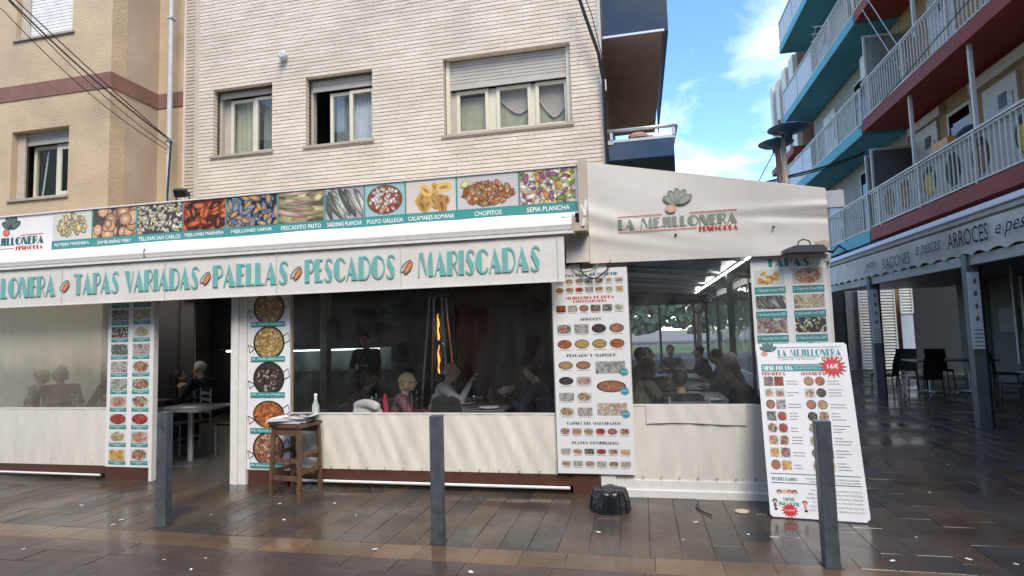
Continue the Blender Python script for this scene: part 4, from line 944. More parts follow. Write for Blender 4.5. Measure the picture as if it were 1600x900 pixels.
# plinth and frames
bx('plinth', 'brown_plinth', tr, -9.6, -6.33, Y0+.0, Y0+.06, .075, .165); bx('plinth', 'brown_plinth', tr, -3.9, -.72, Y0+.0, Y0+.06, .085, .195)
bx('plinth_post', 'brown_plinth', tr, -6.36, -5.73, Y0-.012, Y0+.06, .0, .155); bx('plinth_post', 'brown_plinth', tr, -4.40, -3.90, Y0-.012, Y0+.06, .0, .165)
bx('plinth_post', 'brown_plinth', tr, -.72, -.45, Y0-.015, Y0+.06, .0, .24)
MB().tube([(-9.6, Y0-.025, .072), (-6.42, Y0-.025, .058)], .014, 8).build('edge_tube', 'white_metal', tr); MB().tube([(-3.92, Y0-.025, .068), (-.75, Y0-.02, .066)], .016, 8).build('edge_tube', 'white_metal', tr)
MB().box(-.30, 1.72, Y0-.03, Y0+.05, 0, .07).box(-.30, 1.72, Y0-.012, Y0+.05, .07, .16).build('bottom_frame', 'white_metal', tr)
MB().box(-5.735, -5.695, Y0-.02, Y0+.05, 0, 2.3).build('door_post', 'white_metal', tr)
for k, (a, b, d) in enumerate(((-4.625, -4.575, .0), (-4.57, -4.52, -.02), (-4.515, -4.42, .0))): MB().box(a, b, Y0-.03+d, Y0+.08, 0, 2.4).build('door_jamb', 'white_metal', tr)
bx('jamb_shadow_gap', 'trim_beige', tr, -4.60, -4.43, Y0-.0, Y0+.07, 0, 2.4)
bx('white_post', 'white_metal', tr, -.44, -.30, Y0-.02, Y0+.06, 0, 2.35)
bx('panel_backing', 'trim_beige', tr, -4.42, -3.87, Y0+.004, Y0+.05, .16, 2.4); bx('panel_backing', 'trim_beige', tr, -6.37, -5.735, Y0+.004, Y0+.05, .15, 2.3); bx('panel_backing', 'shutter_cream', tr, -.88, -.1, Y0+.004, Y0+.05, .24, 2.3)
# roof, header, ceiling
MB().box(-6.4, -.46, Y0+.05, WALL+.04, 3.05, 3.12).build('roof', 'white_metal', tr)
MB().poly([(-10.5, Y0+.05, 2.75), (-6.4, Y0+.05, 2.75), (-6.4, 7.68, 2.95), (-10.5, 7.68, 2.95)]).build('added_canvas_roof', 'thin_canvas', tr)  # unseen translucent sheet, added to let daylight onto the wall behind
MB().box(-6.4, -.46, Y0+.06, WALL+.04, 2.42, 2.45).build('ceiling', 'dark_grey', tr)
MB().box(-9.6, -.46, Y0+.012, Y0+.05, 2.25, 3.05).build('header', 'dark_grey', tr)
m = MB(); m.poly([(-.46, Y0+.03, 3.27), (1.78, Y0+.03, 2.86), (1.78, 16, 2.86), (-.46, 16, 3.27)]); m.build('side_roof', 'grey_tarp', tr)
m = MB(); m.poly([(-.38, Y0+.06, 2.62), (-.38, 16, 2.62), (1.74, 16, 2.40), (1.74, Y0+.06, 2.40)]); m.build('side_ceiling', mat('ceiling_film', (.06, .06, .065), .25, bump=.2, bscale=2), tr)
for k in range(5): yy = 7.2+2.1*k; MB().tube([(-.38, yy, 2.58), (1.74, yy, 2.36)], .03, 8).build('rafter', 'mid_grey', tr)
# right-hand street side of the terrace
for yy in (5.95, 7.6, 9.6, 11.6, 13.6, 15.9): MB().box(1.68, 1.76, yy-.05, yy+.05, 0, 2.85).build('side_post', 'dark_grey' if yy > 6 else 'white_metal', tr)
MB().box(1.70, 1.735, 5.9, 15.9, .0, .86).build('side_skirt', 'white_vinyl', tr); MB().box(1.71, 1.72, 5.95, 15.9, .86, 2.3).build('side_window', 'vinyl_clear', tr); MB().box(1.69, 1.75, 5.9, 15.9, 2.3, 2.85).build('side_header', 'grey_tarp', tr)
MB().box(1.28, 1.36, 9.0, 9.08, 0, 2.45).build('inner_post', 'dark_grey', tr)
# far end wall
MB().box(-.4, 1.7, 15.95, 16.0, 0, .8).build('end_skirt', 'white_vinyl', tr)
for x in (-.36, .52, 1.40): MB().box(x-.03, x+.03, 15.9, 15.96, 0, 2.5).build('end_post', 'mid_grey', tr)
MB().box(-.4, 1.7, 15.9, 15.95, 2.25, 2.9).build('end_header', 'dark_grey', tr)
bx('inner_floor', mat('floor_dark', (.05, .042, .036), .4, bump=.1), tr, -9.6, 1.68, Y0+.07, 16, -.003, .008)
led = MB()
for a, b in ((6.9, 8.6), (8.66, 10.4), (10.46, 12.2), (12.26, 13.6)): led.tube([(1.245, a, 2.40), (1.245, b, 2.40)], .012, 6)
led.build('led_tube', 'led_white', None); tag(bpy.data.objects['led_tube'], 'bright strip light running back under the terrace ceiling', 'light')
# ground-floor back wall of the dining space
gf = thing('restaurant_interior', 'dim inner front of the restaurant behind the terrace tables', 'shopfront', (0, 0, 0))
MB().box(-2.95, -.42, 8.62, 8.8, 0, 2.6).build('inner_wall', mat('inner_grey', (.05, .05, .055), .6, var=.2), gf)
wp = MB().box(-2.78, -1.34, 8.57, 8.62, .1, 2.38).build('wood_door', 'wood_panel', gf)
for a, b in ((-2.70, -2.12), (-2.0, -1.42)): bx('door_panel', 'wood_panel', wp, a, b, 8.55, 8.57, .95, 2.25)
MB().box(-2.86, -2.79, 8.53, 8.62, 0, 2.45).box(-1.33, -1.26, 8.53, 8.62, 0, 2.45).box(-2.79, -1.33, 8.531, 8.62, 2.38, 2.45).build('door_frame', mat('frame_grey', (.10, .10, .105), .5), gf)
for x in (-5.85, -5.05, -2.98): MB().box(x-.06, x+.06, 8.55, 8.7, 0, 2.6).build('pillar', mat('pillar_cream', (.26, .24, .21), .6) if x < -5 else 'mid_grey', gf)
MB().box(-9.6, -9.3, 8.55, 8.7, 0, 2.6).box(-8.9, -8.82, 8.6, 8.7, 0, 2.6).box(-7.9, -7.86, 8.6, 8.7, 0, 2.6).build('window_mullion', mat('frame_brown', (.045, .035, .028), .5), gf)
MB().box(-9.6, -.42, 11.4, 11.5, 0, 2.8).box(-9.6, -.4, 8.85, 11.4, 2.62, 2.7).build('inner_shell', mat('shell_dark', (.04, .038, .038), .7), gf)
bx('inner_shell', mat('shell_dark'), gf, -9.7, -9.6, 8.9, 11.4, 0, 2.8); bx('dark_partition', mat('shell_dark'), gf, -8.43, -8.37, 7.66, 8.64, 0, 2.95); bx('dark_partition', mat('shell_dark'), gf, -8.43, -7.60, 8.64, 8.675, 0, 2.95)  # last two panels: dark sheets added over lit stucco to imitate doorway shade
ct = thing('display_counter', 'glass-fronted bar counter faintly lit behind the left of the middle window', 'counter', (0, 0, 0))
MB().box(-6.9, -4.6, 9.9, 10.6, 0, .98).build('counter_base', mat('counter_grey', (.12, .13, .13), .5), ct); MB().box(-6.9, -4.6, 9.85, 10.65, .98, 1.02).build('counter_top', 'mid_grey', ct)
MB().box(-6.8, -4.7, 9.88, 9.9, 1.02, 1.42).build('glass_front', 'window_glass', ct); MB().box(-6.8, -4.7, 10.4, 10.45, 1.02, 1.42).build('case_back', mat('case_back', (.30, .36, .35), .5), ct)
MB().tube([(-6.7, 10.1, 1.395), (-4.8, 10.1, 1.40)], .010, 6).build('case_light', emit('case_glow', (.8, .95, 1), 3), ct)
sh = MB().box(-9.2, -7.6, 11.2, 11.38, 1.42, 1.45).build('bar_shelf', 'mid_grey'); tag(sh, 'pale bar shelf at the back, seen through the doorway', 'shelf')
MB().tube([(-8.9, 11.1, 1.40), (-7.7, 11.1, 1.40)], .012, 6).build('shelf_light', 'led_white', sh)
cb = bx('cardboard_box', 'stucco', None, -8.75, -8.4, 11.15, 11.36, 1.455, 1.68); tag(cb, 'cardboard box on the bar shelf at the back of the doorway', 'box')
pl_ = thing('ceiling_lamp', 'small warm pendant lamp glowing inside above the bar', 'lamp', (-7.9, 10.6, 2.3)); MB().lathe([(.10, 0), (.05, .10), (.02, .12)], n=14).build('lamp_shade', 'white_metal', pl_); MB().ell((0, 0, .0), (.05, .05, .04), 8, 5).build('bulb', 'shop_light', pl_)
MB().tube([(0, 0, .12), (0, 0, .32)], .006, 5).build('cord', 'black_cable', pl_)

# patio heater with flames in a glass tube
ht = thing('patio_heater', 'tall pyramid patio heater with an orange flame in its tube', 'heater', (-2.80, 7.8, 0))
for sx in (-1, 1):
    for sy in (-1, 1): MB().tube([(sx*.23, sy*.23, .05), (sx*.09, sy*.09, 2.15)], .014, 6).build('frame_leg', 'aluminium', ht)
MB().box(-.25, .25, -.25, .25, 0, .62).build('base', 'dark_grey', ht); MB().lathe([(.07, .64), (.07, 1.95)], n=14).build('glass_tube', 'bottle_glass', ht)
def flame(z0, z1, w, sd):
    r = random.Random(sd); P = []; n = 9
    for i in range(n+1): t = i/n; P.append((.008*math.sin(t*13+sd), .006*math.cos(t*17+sd), z0+(z1-z0)*t))
    return P, [max(.003, w*(math.sin(math.pi*min(1, t/n*.9+.12))**.8)*r.uniform(.35, 1.3)) for t in range(n+1)]
for z0, z1, w, sd in ((1.08, 1.48, .015, 2), (1.55, 1.92, .019, 6)):
    P, rr_ = flame(z0, z1, w, sd); MB().tube(P, rr_, 7).build('flame', 'flame', ht, smooth=True)
MB().lathe([(.26, 2.16), (.24, 2.2), (.02, 2.26)], n=4).build('heater_cap', 'dark_grey', ht)

# ---------- people
def capsule(mb, a, b, r0, r1, flat=1.):
    A, B = Vector(a), Vector(b); L = (B-A).length; n = max(1, int(L/(min(r0, r1)*.55)))
    for i in range(n+1): t = i/n; r_ = r0+(r1-r0)*t; p = A.lerp(B, t); mb.ell(p, (r_, r_*flat, r_), 8, 6)
def fuse(mb, name, m_, parent, vox, smooth=3):
    o = mb.build('tmp', m_); md = o.modifiers.new('r', 'REMESH'); md.mode = 'VOXEL'; md.voxel_size = vox; md.use_smooth_shade = True
    s_ = o.modifiers.new('s', 'SMOOTH'); s_.iterations = smooth; s_.factor = .5
    dg = bpy.context.evaluated_depsgraph_get(); me = bpy.data.meshes.new_from_object(o.evaluated_get(dg)); me.name = name
    if not me.materials: me.materials.append(MATS[m_] if isinstance(m_, str) else m_)
    bpy.data.objects.remove(o)
    ob = bpy.data.objects.new(name, me); COL.objects.link(ob); ob.parent = parent; return ob
def person(label, loc, rz, skin='skin', hair='hair_dark', shirt='cloth_black', trousers='cloth_black', lean=.10, pose='table', hairstyle='short', stand=False, s_=1.0, glasses=False, bald=False):
    t = thing('person', label, 'person', loc, rz); t.scale = (s_,)*3
    L = lean; hz = .42 if stand else 0
    hip = (0, 0, .50+hz); ch = (0, .04+L*.7, .86+hz); nk = (0, .04+L, 1.00+hz); hd = (0, .09+L*1.15, 1.15+hz)
    if stand: kn = [(-.11, .02, .50), (.11, .04, .50)]; an = [(-.12, 0, .08), (.12, .02, .08)]
    else: kn = [(-.13, .43, .50), (.13, .43, .50)]; an = [(-.14, .40, .09), (.14, .46, .09)]
    sh_ = [(-.175, .03+L, .95+hz), (.175, .03+L, .95+hz)]
    el = [(-.25, .16+L, .72+hz), (.25, .16+L, .72+hz)]; wr = [(-.13, .40+L*.7, .79+hz), (.13, .42+L*.7, .79+hz)]
    if pose == 'raise': el[1] = (.20, .24+L, .80+hz); wr[1] = (.12, .36+L, 1.02+hz)
    if pose == 'hold': wr = [(-.07, .44+L, .86+hz), (.09, .46+L, .88+hz)]
    if stand: el = [(-.24, .10, 1.12), (.24, .08, 1.12)]; wr = [(-.10, .30, 1.16), (.12, .30, 1.10)]
    b = MB(); capsule(b, (0, nk[1]-.005, nk[2]-.06), (0, hd[1]-.02, hd[2]-.06), .055, .052)
    b.ell((hd[0], hd[1]-.008, hd[2]+.025), (.076, .094, .092), 14, 10); b.ell((0, hd[1]+.02, hd[2]-.035), (.060, .070, .080), 12, 8); b.ell((0, hd[1]+.052, hd[2]-.088), (.026, .024, .020), 8, 6)
    b.ell((0, hd[1]+.098, hd[2]-.012), (.013, .020, .022), 8, 6); b.ell((0, hd[1]+.090, hd[2]+.012), (.009, .012, .024), 6, 5)
    b.ell((0, hd[1]+.083, hd[2]-.052), (.026, .012, .010), 8, 5)
    for sx in (-1, 1): b.ell((sx*.079, hd[1]-.005, hd[2]-.008), (.011, .020, .030), 6, 5); b.ell((sx*.036, hd[1]+.072, hd[2]-.03), (.022, .018, .022), 6, 5)
    b.ell((0, ch[1], ch[2]), (.13, .09, .14), 10, 7); capsule(b, hip, ch, .11, .11)
    for i in (0, 1):
        capsule(b, sh_[i], el[i], .044, .036); capsule(b, el[i], wr[i], .036, .025); capsule(b, (hip[0]+(-.09 if i == 0 else .09), 0, hip[2]), kn[i], .075, .055); capsule(b, kn[i], an[i], .052, .036)
        capsule(b, an[i], (an[i][0], an[i][1]+.14, .035), .034, .028)
        # palm, four curled fingers of unequal length, thumb from the side of the palm
        W_ = Vector(wr[i]); d = (W_-Vector(el[i])).normalized(); sd = Vector((1, 0, 0)); sd = (sd-d*sd.dot(d)).normalized(); up = sd.cross(d).normalized()*1
        pc = W_+d*.05; b.ell(tuple(pc), (.036, .040, .022), 8, 6)
        for f, ln in zip((-.027, -.009, .009, .026), (.060, .072, .068, .052)):
            p0 = pc+d*.030+sd*f; p1 = p0+d*ln*.55-up*.006; p2 = p1+d*ln*.35-up*.022; capsule(b, p0, p1, .0095, .009); capsule(b, p1, p2, .009, .0078)
        ts = -1 if i == 1 else 1; p0 = pc-d*.012+sd*ts*.030; p1 = p0+d*.026+sd*ts*.022-up*.006; capsule(b, p0, p1, .012, .010); capsule(b, p1, p1+d*.026-up*.008, .010, .0085)
    body = fuse(b, 'body', skin, t, .0078, 1)
    c = MB(); capsule(c, (0, 0, hip[2]+.04), (0, ch[1]*.6, ch[2]-.1), .150, .155, .80); capsule(c, (0, ch[1]*.7, ch[2]-.1), (0, ch[1], ch[2]+.03), .158, .140, .82)
    capsule(c, (-.13, sh_[0][1], sh_[0][2]-.005), (.13, sh_[1][1], sh_[1][2]-.005), .072, .072); c.ell((0, nk[1]-.012, nk[2]-.03), (.078, .072, .045), 10, 6)
    for i in (0, 1): capsule(c, sh_[i], el[i], .066, .052); e_ = Vector(el[i]).lerp(Vector(wr[i]), .86); capsule(c, el[i], e_, .052, .036)
    fuse(c, 'shirt', shirt, t, .012, 3)
    c = MB(); c.ell((0, .0, hip[2]), (.17, .14, .11), 10, 7)
    for i in (0, 1): capsule(c, ((-.09 if i == 0 else .09), 0, hip[2]), kn[i], .095, .070); capsule(c, kn[i], (an[i][0], an[i][1], an[i][2]+.04), .068, .050)
    fuse(c, 'trousers', trousers, t, .014, 3)
    for i in (0, 1): MB().ell((an[i][0], an[i][1]+.06, .045), (.05, .13, .045), 10, 6).build('shoe', 'dark', t, smooth=True)
    if not bald:
        h = MB(); h.ell((0, hd[1]-.022, hd[2]+.040), (.088, .098, .092), 14, 10)
        if hairstyle == 'bob':
            for sx in (-1, 1): capsule(h, (sx*.062, hd[1]-.03, hd[2]+.03), (sx*.066, hd[1]-.03, hd[2]-.06), .040, .030)
            capsule(h, (0, hd[1]-.075, hd[2]+.03), (0, hd[1]-.075, hd[2]-.07), .060, .045)
        elif hairstyle == 'long':
            for sx in (-1, 1): capsule(h, (sx*.06, hd[1]-.03, hd[2]+.03), (sx*.085, hd[1]-.03, hd[2]-.17), .042, .035)
            capsule(h, (0, hd[1]-.08, hd[2]+.03), (0, hd[1]-.10, hd[2]-.20), .065, .055)
        else: capsule(h, (0, hd[1]-.06, hd[2]+.03), (0, hd[1]-.06, hd[2]-.03), .052, .042)
        fuse(h, 'hair', hair, t, .010, 2)
    else:
        h = MB()
        for k in range(9): a = R(200+k*17.5); h.ell((.074*math.cos(a), hd[1]-.012+.088*math.sin(a), hd[2]-.005), (.016, .018, .034), 6, 5)
        fuse(h, 'hair', hair, t, .008, 1)
    for sx in (-1, 1): MB().ell((sx*.031, hd[1]+.084, hd[2]+.004), (.011, .006, .007), 8, 5).build('eye', 'dark', t)
    if glasses:
        g = MB()
        for sx in (-1, 1): g.tube([(sx*.034+.024*math.cos(a), hd[1]+.098, hd[2]+.004+.018*math.sin(a)) for a in [i*6.283/12 for i in range(13)]], .0022, 5); g.tube([(sx*.058, hd[1]+.097, hd[2]+.006), (sx*.082, hd[1]+.0, hd[2]+.004)], .0022, 5)
        g.build('glasses', 'black_ink', t)
    return t
seated = []
person('woman with short blonde hair and glasses in a dark floral top', (-2.96, 6.62, -.06), R(-72), 'skin_pale', 'hair_blonde', 'cloth_floral', lean=.08, hairstyle='bob', glasses=True, s_=.97)
person('balding man in a pale shirt raising one hand beside the patio heater', (-2.60, 7.0, .0), R(-78), 'skin_pale', 'hair_grey', 'cloth_white', lean=.13, pose='raise', bald=True)
person('person in a navy jumper holding a white card, right in the middle window', (-1.05, 6.95, .0), R(82), 'skin', 'hair_dark', 'cloth_navy', lean=.16, pose='hold')
person('diner in a patterned top leaning over a table left of the blonde woman', (-4.05, 7.45, -.12), R(-60), 'skin', 'hair_dark', 'cloth_floral', lean=.20, hairstyle='bob')
person('waiter in black standing at the back behind the middle window', (-4.45, 8.9, 0), R(185), 'skin', 'hair_dark', 'cloth_black', stand=True, lean=0)
person('diner with a pale face, leftmost behind the milky window', (-9.0, 7.0, .02), R(-20), 'skin_pale', 'hair_grey', 'cloth_grey', lean=.05)
person('dark-haired diner in the middle behind the milky window', (-8.15, 6.75, .06), R(50), 'skin', 'hair_dark', 'cloth_maroon', lean=.05, hairstyle='bob')
person('diner in a dark coat bending beside the menu poster behind the milky window', (-7.05, 6.8, .06), R(75), 'skin', 'hair_dark', 'cloth_navy', lean=.26)
person('grey-haired person in black seated beyond the doorway', (-6.62, 7.9, .04), R(80), 'skin', 'hair_grey', 'cloth_black', lean=.14, pose='hold')
person('dark figure at the far left of the doorway', (-7.75, 8.2, -.1), R(-60), 'skin', 'hair_dark', 'cloth_black', lean=.1, hairstyle='long')
person('brown-haired woman in an olive jacket beside the tall menu', (-.08, 7.1, -.0), R(-62), 'skin', 'hair_dark', 'cloth_olive', lean=.08, hairstyle='long')
person('dark-haired man just behind the olive jacket in the right window', (-.12, 8.1, .10), R(-85), 'skin', 'hair_dark', 'cloth_grey', lean=.04)
person('third diner along the left side of the right terrace table', (-.06, 9.4, .06), R(-85), 'skin', 'hair_dark', 'cloth_black', lean=.06)
person('diner in black with their back to the right window', (.44, 6.45, -.12), R(4), 'skin', 'hair_dark', 'cloth_black', lean=.26)
person('grey-haired diner on the street side of the right terrace table', (1.36, 8.4, .0), R(86), 'skin', 'hair_grey', 'cloth_navy', lean=.10)
person('dark-clothed diner on the street side nearest the small menu poster', (1.34, 7.1, -.06), R(80), 'skin', 'hair_dark', 'cloth_black', lean=.22)
person('second diner back on the street side of the right terrace table', (1.36, 9.8, .0), R(88), 'skin', 'hair_dark', 'cloth_grey', lean=.10)
person('person seen against the light at the far end of the right terrace', (.60, 12.8, .0), R(180), 'skin', 'hair_dark', 'cloth_grey', lean=.0)
person('diner silhouetted on the right at the far end of the terrace', (1.3, 12.0, .0), R(95), 'skin', 'hair_dark', 'cloth_black', lean=.1)

# ---------- tables, chairs and table things inside
def dining_table(x, y, lx, ly, label):
    t = thing('dining_table', label, 'table', (x, y, 0), group='dining tables inside the terrace'); MB().box(-lx/2, lx/2, -ly/2, ly/2, .73, .755).build('tabletop', 'table_top', t)
    MB().tube([(0, 0, .03), (0, 0, .73)], .035, 10).build('column', 'aluminium', t); MB().lathe([(.24, 0), (.22, .02), (.05, .04)], n=16).build('base', 'dark_grey', t); return t
for a in ((-2.0, 6.85, .9, .8, 'table between the blonde woman and the navy jumper'), (-3.4, 7.4, .7, .7, 'table of the patterned-top diner'), (-5.95, 6.75, .85, .75, 'table just inside the doorway with a menu lying on it'), (-7.55, 7.3, .9, .8, 'table behind the right half of the milky window'),
          (-8.6, 6.9, .6, .7, 'table behind the left half of the milky window'), (.62, 7.6, .75, 1.3, 'nearest table in the right window'), (.62, 9.2, .75, 1.3, 'second table in the right window'), (.62, 10.9, .75, 1.3, 'third table in the right window')): dining_table(*a)
def indoor_chair():
    t = thing('dining_chair', 'x', 'chair')
    MB().box(-.2, .2, -.2, .2, .43, .455).build('seat', 'chair_black', t)
    for k in range(4): MB().box(-.19, .19, -.225, -.205, .56+.09*k, .60+.09*k).build('slat', 'mid_grey', t)
    for sx in (-1, 1): MB().tube([(sx*.2, -.21, 0), (sx*.2, -.215, .45), (sx*.195, -.22, .92)], .012, 6).build('leg', 'aluminium', t); MB().tube([(sx*.19, .19, 0), (sx*.19, .19, .44)], .012, 6).build('leg', 'aluminium', t)
    return t
ch0 = indoor_chair(); fst = True
for x, y, rz, lab in ((-2.98, 6.62, R(-72), 'slatted chair the blonde woman sits on'), (-2.62, 7.0, R(-78), 'slatted chair under the balding man'), (-1.03, 6.95, R(82), 'slatted chair under the navy jumper'), (-6.55, 7.4, R(150), 'slatted chair showing at the left of the doorway'), (-5.75, 7.4, R(175), 'slatted chair at the back of the doorway table'),
                      (.44, 6.42, R(4), 'slatted chair with its back against the right window'), (-8.15, 6.75, R(50), 'slatted chair behind the milky window'), (-.1, 7.1, R(-62), 'slatted chair under the olive jacket'), (1.38, 7.1, R(80), 'slatted chair nearest the small menu poster')):
    o = ch0 if fst else dup(ch0); fst = False; o.location = (x, y, 0); o.rotation_euler.z = rz; o['label'] = lab; o['group'] = 'slatted dining chairs inside the terrace'
def lump(name, m_, parts, label, cat):
    b = MB()
    for c, r_ in parts: b.ell(c, r_, 10, 7)
    o = fuse(b, name, m_, None, .013, 5); tag(o, label, cat); return o
lump('white_coat', 'cloth_white', [((-3.36+.03*k, 6.46-.012*k, .80+.012*k-.004*k*k*.3), (.055, .055, .06)) for k in range(11)]+[((-3.36+.045*k, 6.44-.01*k, .68), (.06, .06, .12)) for k in range(8)]+[((-3.38+.045*k, 6.44-.01*k, .5), (.06, .05, .16)) for k in range(8)], 'white padded coat hung over the chair left of the blonde woman', 'coat')
lump('pink_scarf', 'cloth_pink', [((-2.99, 6.43, .84), (.03, .03, .12)), ((-2.97, 6.42, .72), (.035, .03, .14))], 'pink scarf hanging between the white coat and the floral top', 'scarf')
lump('black_jacket', 'cloth_black', [((-2.32+.032*k, 6.32, .86+.018*math.sin(k*1.3)), (.045, .05, .055)) for k in range(9)]+[((-2.33+.04*k, 6.31, .74), (.05, .055, .12)) for k in range(8)]+[((-2.33+.04*k, 6.3, .55), (.05, .06, .16)) for k in range(8)], 'black jacket over a chair back in front of the balding man', 'jacket')
wc = MB().box(-.11, .11, -.003, .003, 0, .09).build('white_card', 'paper'); wc.location = (-1.62, 6.92, .90); wc.rotation_euler = (R(25), 0, R(60)); tag(wc, 'white card held by the person in the navy jumper', 'card')
def glassware(x, y, h, r_, label, kind='glass', m_='bottle_glass', z=.755):
    if kind == 'bottle': prof = [(r_, 0), (r_*1.02, h*.55), (r_*.45, h*.75), (r_*.4, h*.97), (r_*.42, h)]
    elif kind == 'plate': prof = [(r_*.5, 0), (r_, .018), (r_*.98, .022), (r_*.5, .008)]
    elif kind == 'stem': prof = [(r_*.8, 0), (.006, .01), (.006, h*.45), (r_, h*.62), (r_*.85, h)]
    else: prof = [(r_*.85, 0), (r_, h)]
    o = MB().lathe(prof, n=14).build({'bottle': 'bottle', 'plate': 'plate', 'stem': 'wine_glass', 'glass': 'tumbler'}[kind], m_, loc=(x, y, z), smooth=True); tag(o, label, {'bottle': 'bottle', 'plate': 'plate', 'stem': 'wine glass', 'glass': 'glass'}[kind])
glassware(-1.95, 6.62, .16, .035, 'clear wine glass in front of the pale shirt', 'stem'); glassware(-1.78, 6.75, .24, .038, 'water bottle between the balding man and the navy jumper', 'bottle'); glassware(-1.75, 6.55, 0, .12, 'white plate nearest the middle window', 'plate', 'white_board'); glassware(-2.15, 6.95, 0, .12, 'plate in front of the balding man', 'plate', 'white_board')
glassware(-1.9, 7.05, .11, .033, 'tumbler at the far side of the blonde woman\'s table'); glassware(-3.4, 7.35, 0, .13, 'plate on the patterned-top diner\'s table', 'plate', 'white_board')
glassware(.5, 7.3, .24, .038, 'bottle on the nearest table in the right window', 'bottle'); glassware(.75, 7.7, .16, .035, 'wine glass on the nearest table in the right window', 'stem'); glassware(.6, 8.0, 0, .13, 'plate on the nearest table in the right window', 'plate', 'white_board'); glassware(.8, 7.25, 0, .13, 'plate by the street side of the nearest right table', 'plate', 'white_board')
glassware(.45, 9.0, .22, .036, 'bottle on the second table in the right window', 'bottle'); glassware(.7, 9.3, .11, .033, 'tumbler on the second table in the right window')
def flat_menu(x, y, z, rz, label, w=.42, d=.26):
    o = thing('menu_card', label, 'menu', (x, y, z), rz); MB().box(-w/2, w/2, -d/2, d/2, 0, .004).build('card', 'paper', o); r = random.Random(int(x*100))
    for i in range(4):
        for j in range(2): bx('printed_photo', r.choice(['blind_ochre', 'wood_dark', 'cloth_maroon', 'mid_grey']), o, -w/2+.03+i*w*.24, -w/2+.03+i*w*.24+w*.19, -d/2+.03+j*d*.45, -d/2+.03+j*d*.45+d*.32, .0042, .0050)
    return o
flat_menu(.32, 6.15, .79, .15, 'open picture menu lying inside the right window, left one').rotation_euler.x = R(12); flat_menu(.95, 6.13, .79, -.25, 'open picture menu lying inside the right window, right one').rotation_euler.x = R(12)
flat_menu(-6.0, 6.70, .757, .2, 'white menu lying on the table in the doorway')
sill_ = bx('window_ledge', 'dark_grey', None, -.1, 1.6, 6.02, 6.28, .76, .785); tag(sill_, 'dark inner ledge under the right window carrying two menus', 'ledge')
# ============================================================ SIGNS AND AWNINGS
# long picture banner
bn = thing('picture_banner', 'long white banner of seafood photographs above the awning', 'sign', (0, Y0, 0))
bx('backing', 'white_board', bn, -9.6, -.56, 0, .05, 2.845, 3.325); MB().box(-9.6, -.56, -.018, .0, 3.322, 3.338).box(-9.6, -.56, -.012, .0, 2.828, 2.843).build('frame', 'white_metal', bn)
YB = -.003
edges = [-7.29, -6.66, -5.99, -5.33, -4.73, -4.04, -3.44, -2.95, -2.46, -1.87, -1.18, -.575]
names = ['ALMEJAS MARINERA', 'ZAMBURIÑAS MERY', 'TELLINAS SAN CARLOS', 'MEJILLONES MARINERA', 'MEJILLONES VAPOR', 'PESCADITO FRITO', 'SARDINAS PLANCHA', 'PULPO GALLEGA', 'CALAMARES ROMANA', 'CHOPITOS', 'SEPIA PLANCHA']
kinds = ['clams', 'scallops', 'tellins', 'mussels_red', 'mussels', 'fish', 'sardines', 'octopus', 'rings', 'fritters', 'salad']
bx('caption_strip', 'teal_ink', bn, -7.29, -.575, -.004, -.001, 2.85, 2.955)
for i, (nm, kd) in enumerate(zip(names, kinds)):
    a, b = edges[i], edges[i+1]; food('food_photo', bn, a+.012, 2.957, b-.012, 3.315, -.004, kd, i)
    wv = min(b-a-.06, .030*len(nm)+.06); c = (a+b)/2; sans(nm, c-wv/2, c+wv/2, 2.875, 2.925, -.0052, 'caption', 'white_ink', bn, bold=.01)
    if i: bx('divider', 'teal_ink', bn, a-.009, a+.009, -.0035, -.0009, 2.956, 3.318)
put(MB(), deco('LA MEJILLONERA', -8.55, -7.42, 2.945, 3.045), -.004).build('lettering', 'dark_teal_ink', bn); put(MB(), deco('PEÑISCOLA', -7.87, -7.43, 2.875, 2.925), -.004).build('lettering', 'red_ink', bn)
MB().box(-7.80, -7.43, -.004, -.001, 3.065, 3.071).box(-8.55, -8.2, -.004, -.001, 3.065, 3.071).box(-8.55, -7.90, -.004, -.001, 2.90, 2.905).build('rule_line', 'red_ink', bn)
shell_logo(MB(), -7.99, 3.14, .21, -.004, ((.02, .03, .025), (.10, .17, .13), (.50, .14, .09))).build('shell_emblem', 'print_ink', bn)

# awning: cassette, folded cloth, lettered valance
an = thing('awning', 'white cassette awning with a teal-lettered valance over the terrace front', 'awning', (0, 0, 0))
m = MB(); n = 12; P = [(-9.6, 0), (-.60, 0)]
prof = [(5.655+.085*math.cos(a), 2.665+.085*math.sin(a)) for a in [2*math.pi*i/n for i in range(n)]]
for i in range(n):
    a, b = prof[i], prof[(i+1) % n]; m.poly([(-9.6, *b), (-.60, *b), (-.60, *a), (-9.6, *a)])
m.poly([(-.60, *p) for p in prof]); m.build('cassette', 'white_metal', an, smooth=True)
bx('cassette_lip', 'white_metal', an, -9.6, -.60, 5.560, 5.584, 2.575, 2.602); bx('cassette_end', 'trim_beige', an, -.60, -.585, 5.56, 5.75, 2.57, 2.76)
MB().box(-5.585, -5.58, 5.566, 5.59, 2.60, 2.72).build('cassette_joint', 'mid_grey', an)
fn = folds(21, .010, 0)
MB().grid(lambda u, v: (-9.6+8.88*u, 5.64+.21*v, 2.735+.10*v+.018*math.sin(u*17)*v*(1-v)*4+.02*math.sin(v*3.1)), 90, 6).build('folded_cloth', 'valance_cloth', an, smooth=True)
MB().grid(lambda u, v: (-9.6+9.0*u, 5.86-.05*v, 2.843-.05*v-.01*math.sin(u*26)), 60, 3).build('cloth_back', 'valance_cloth', an)
vf0 = folds(31, .005, .15); VY = 5.585
def vf(x, z): return vf0(x, z)*(1.2-(z-2.1)*1.5)
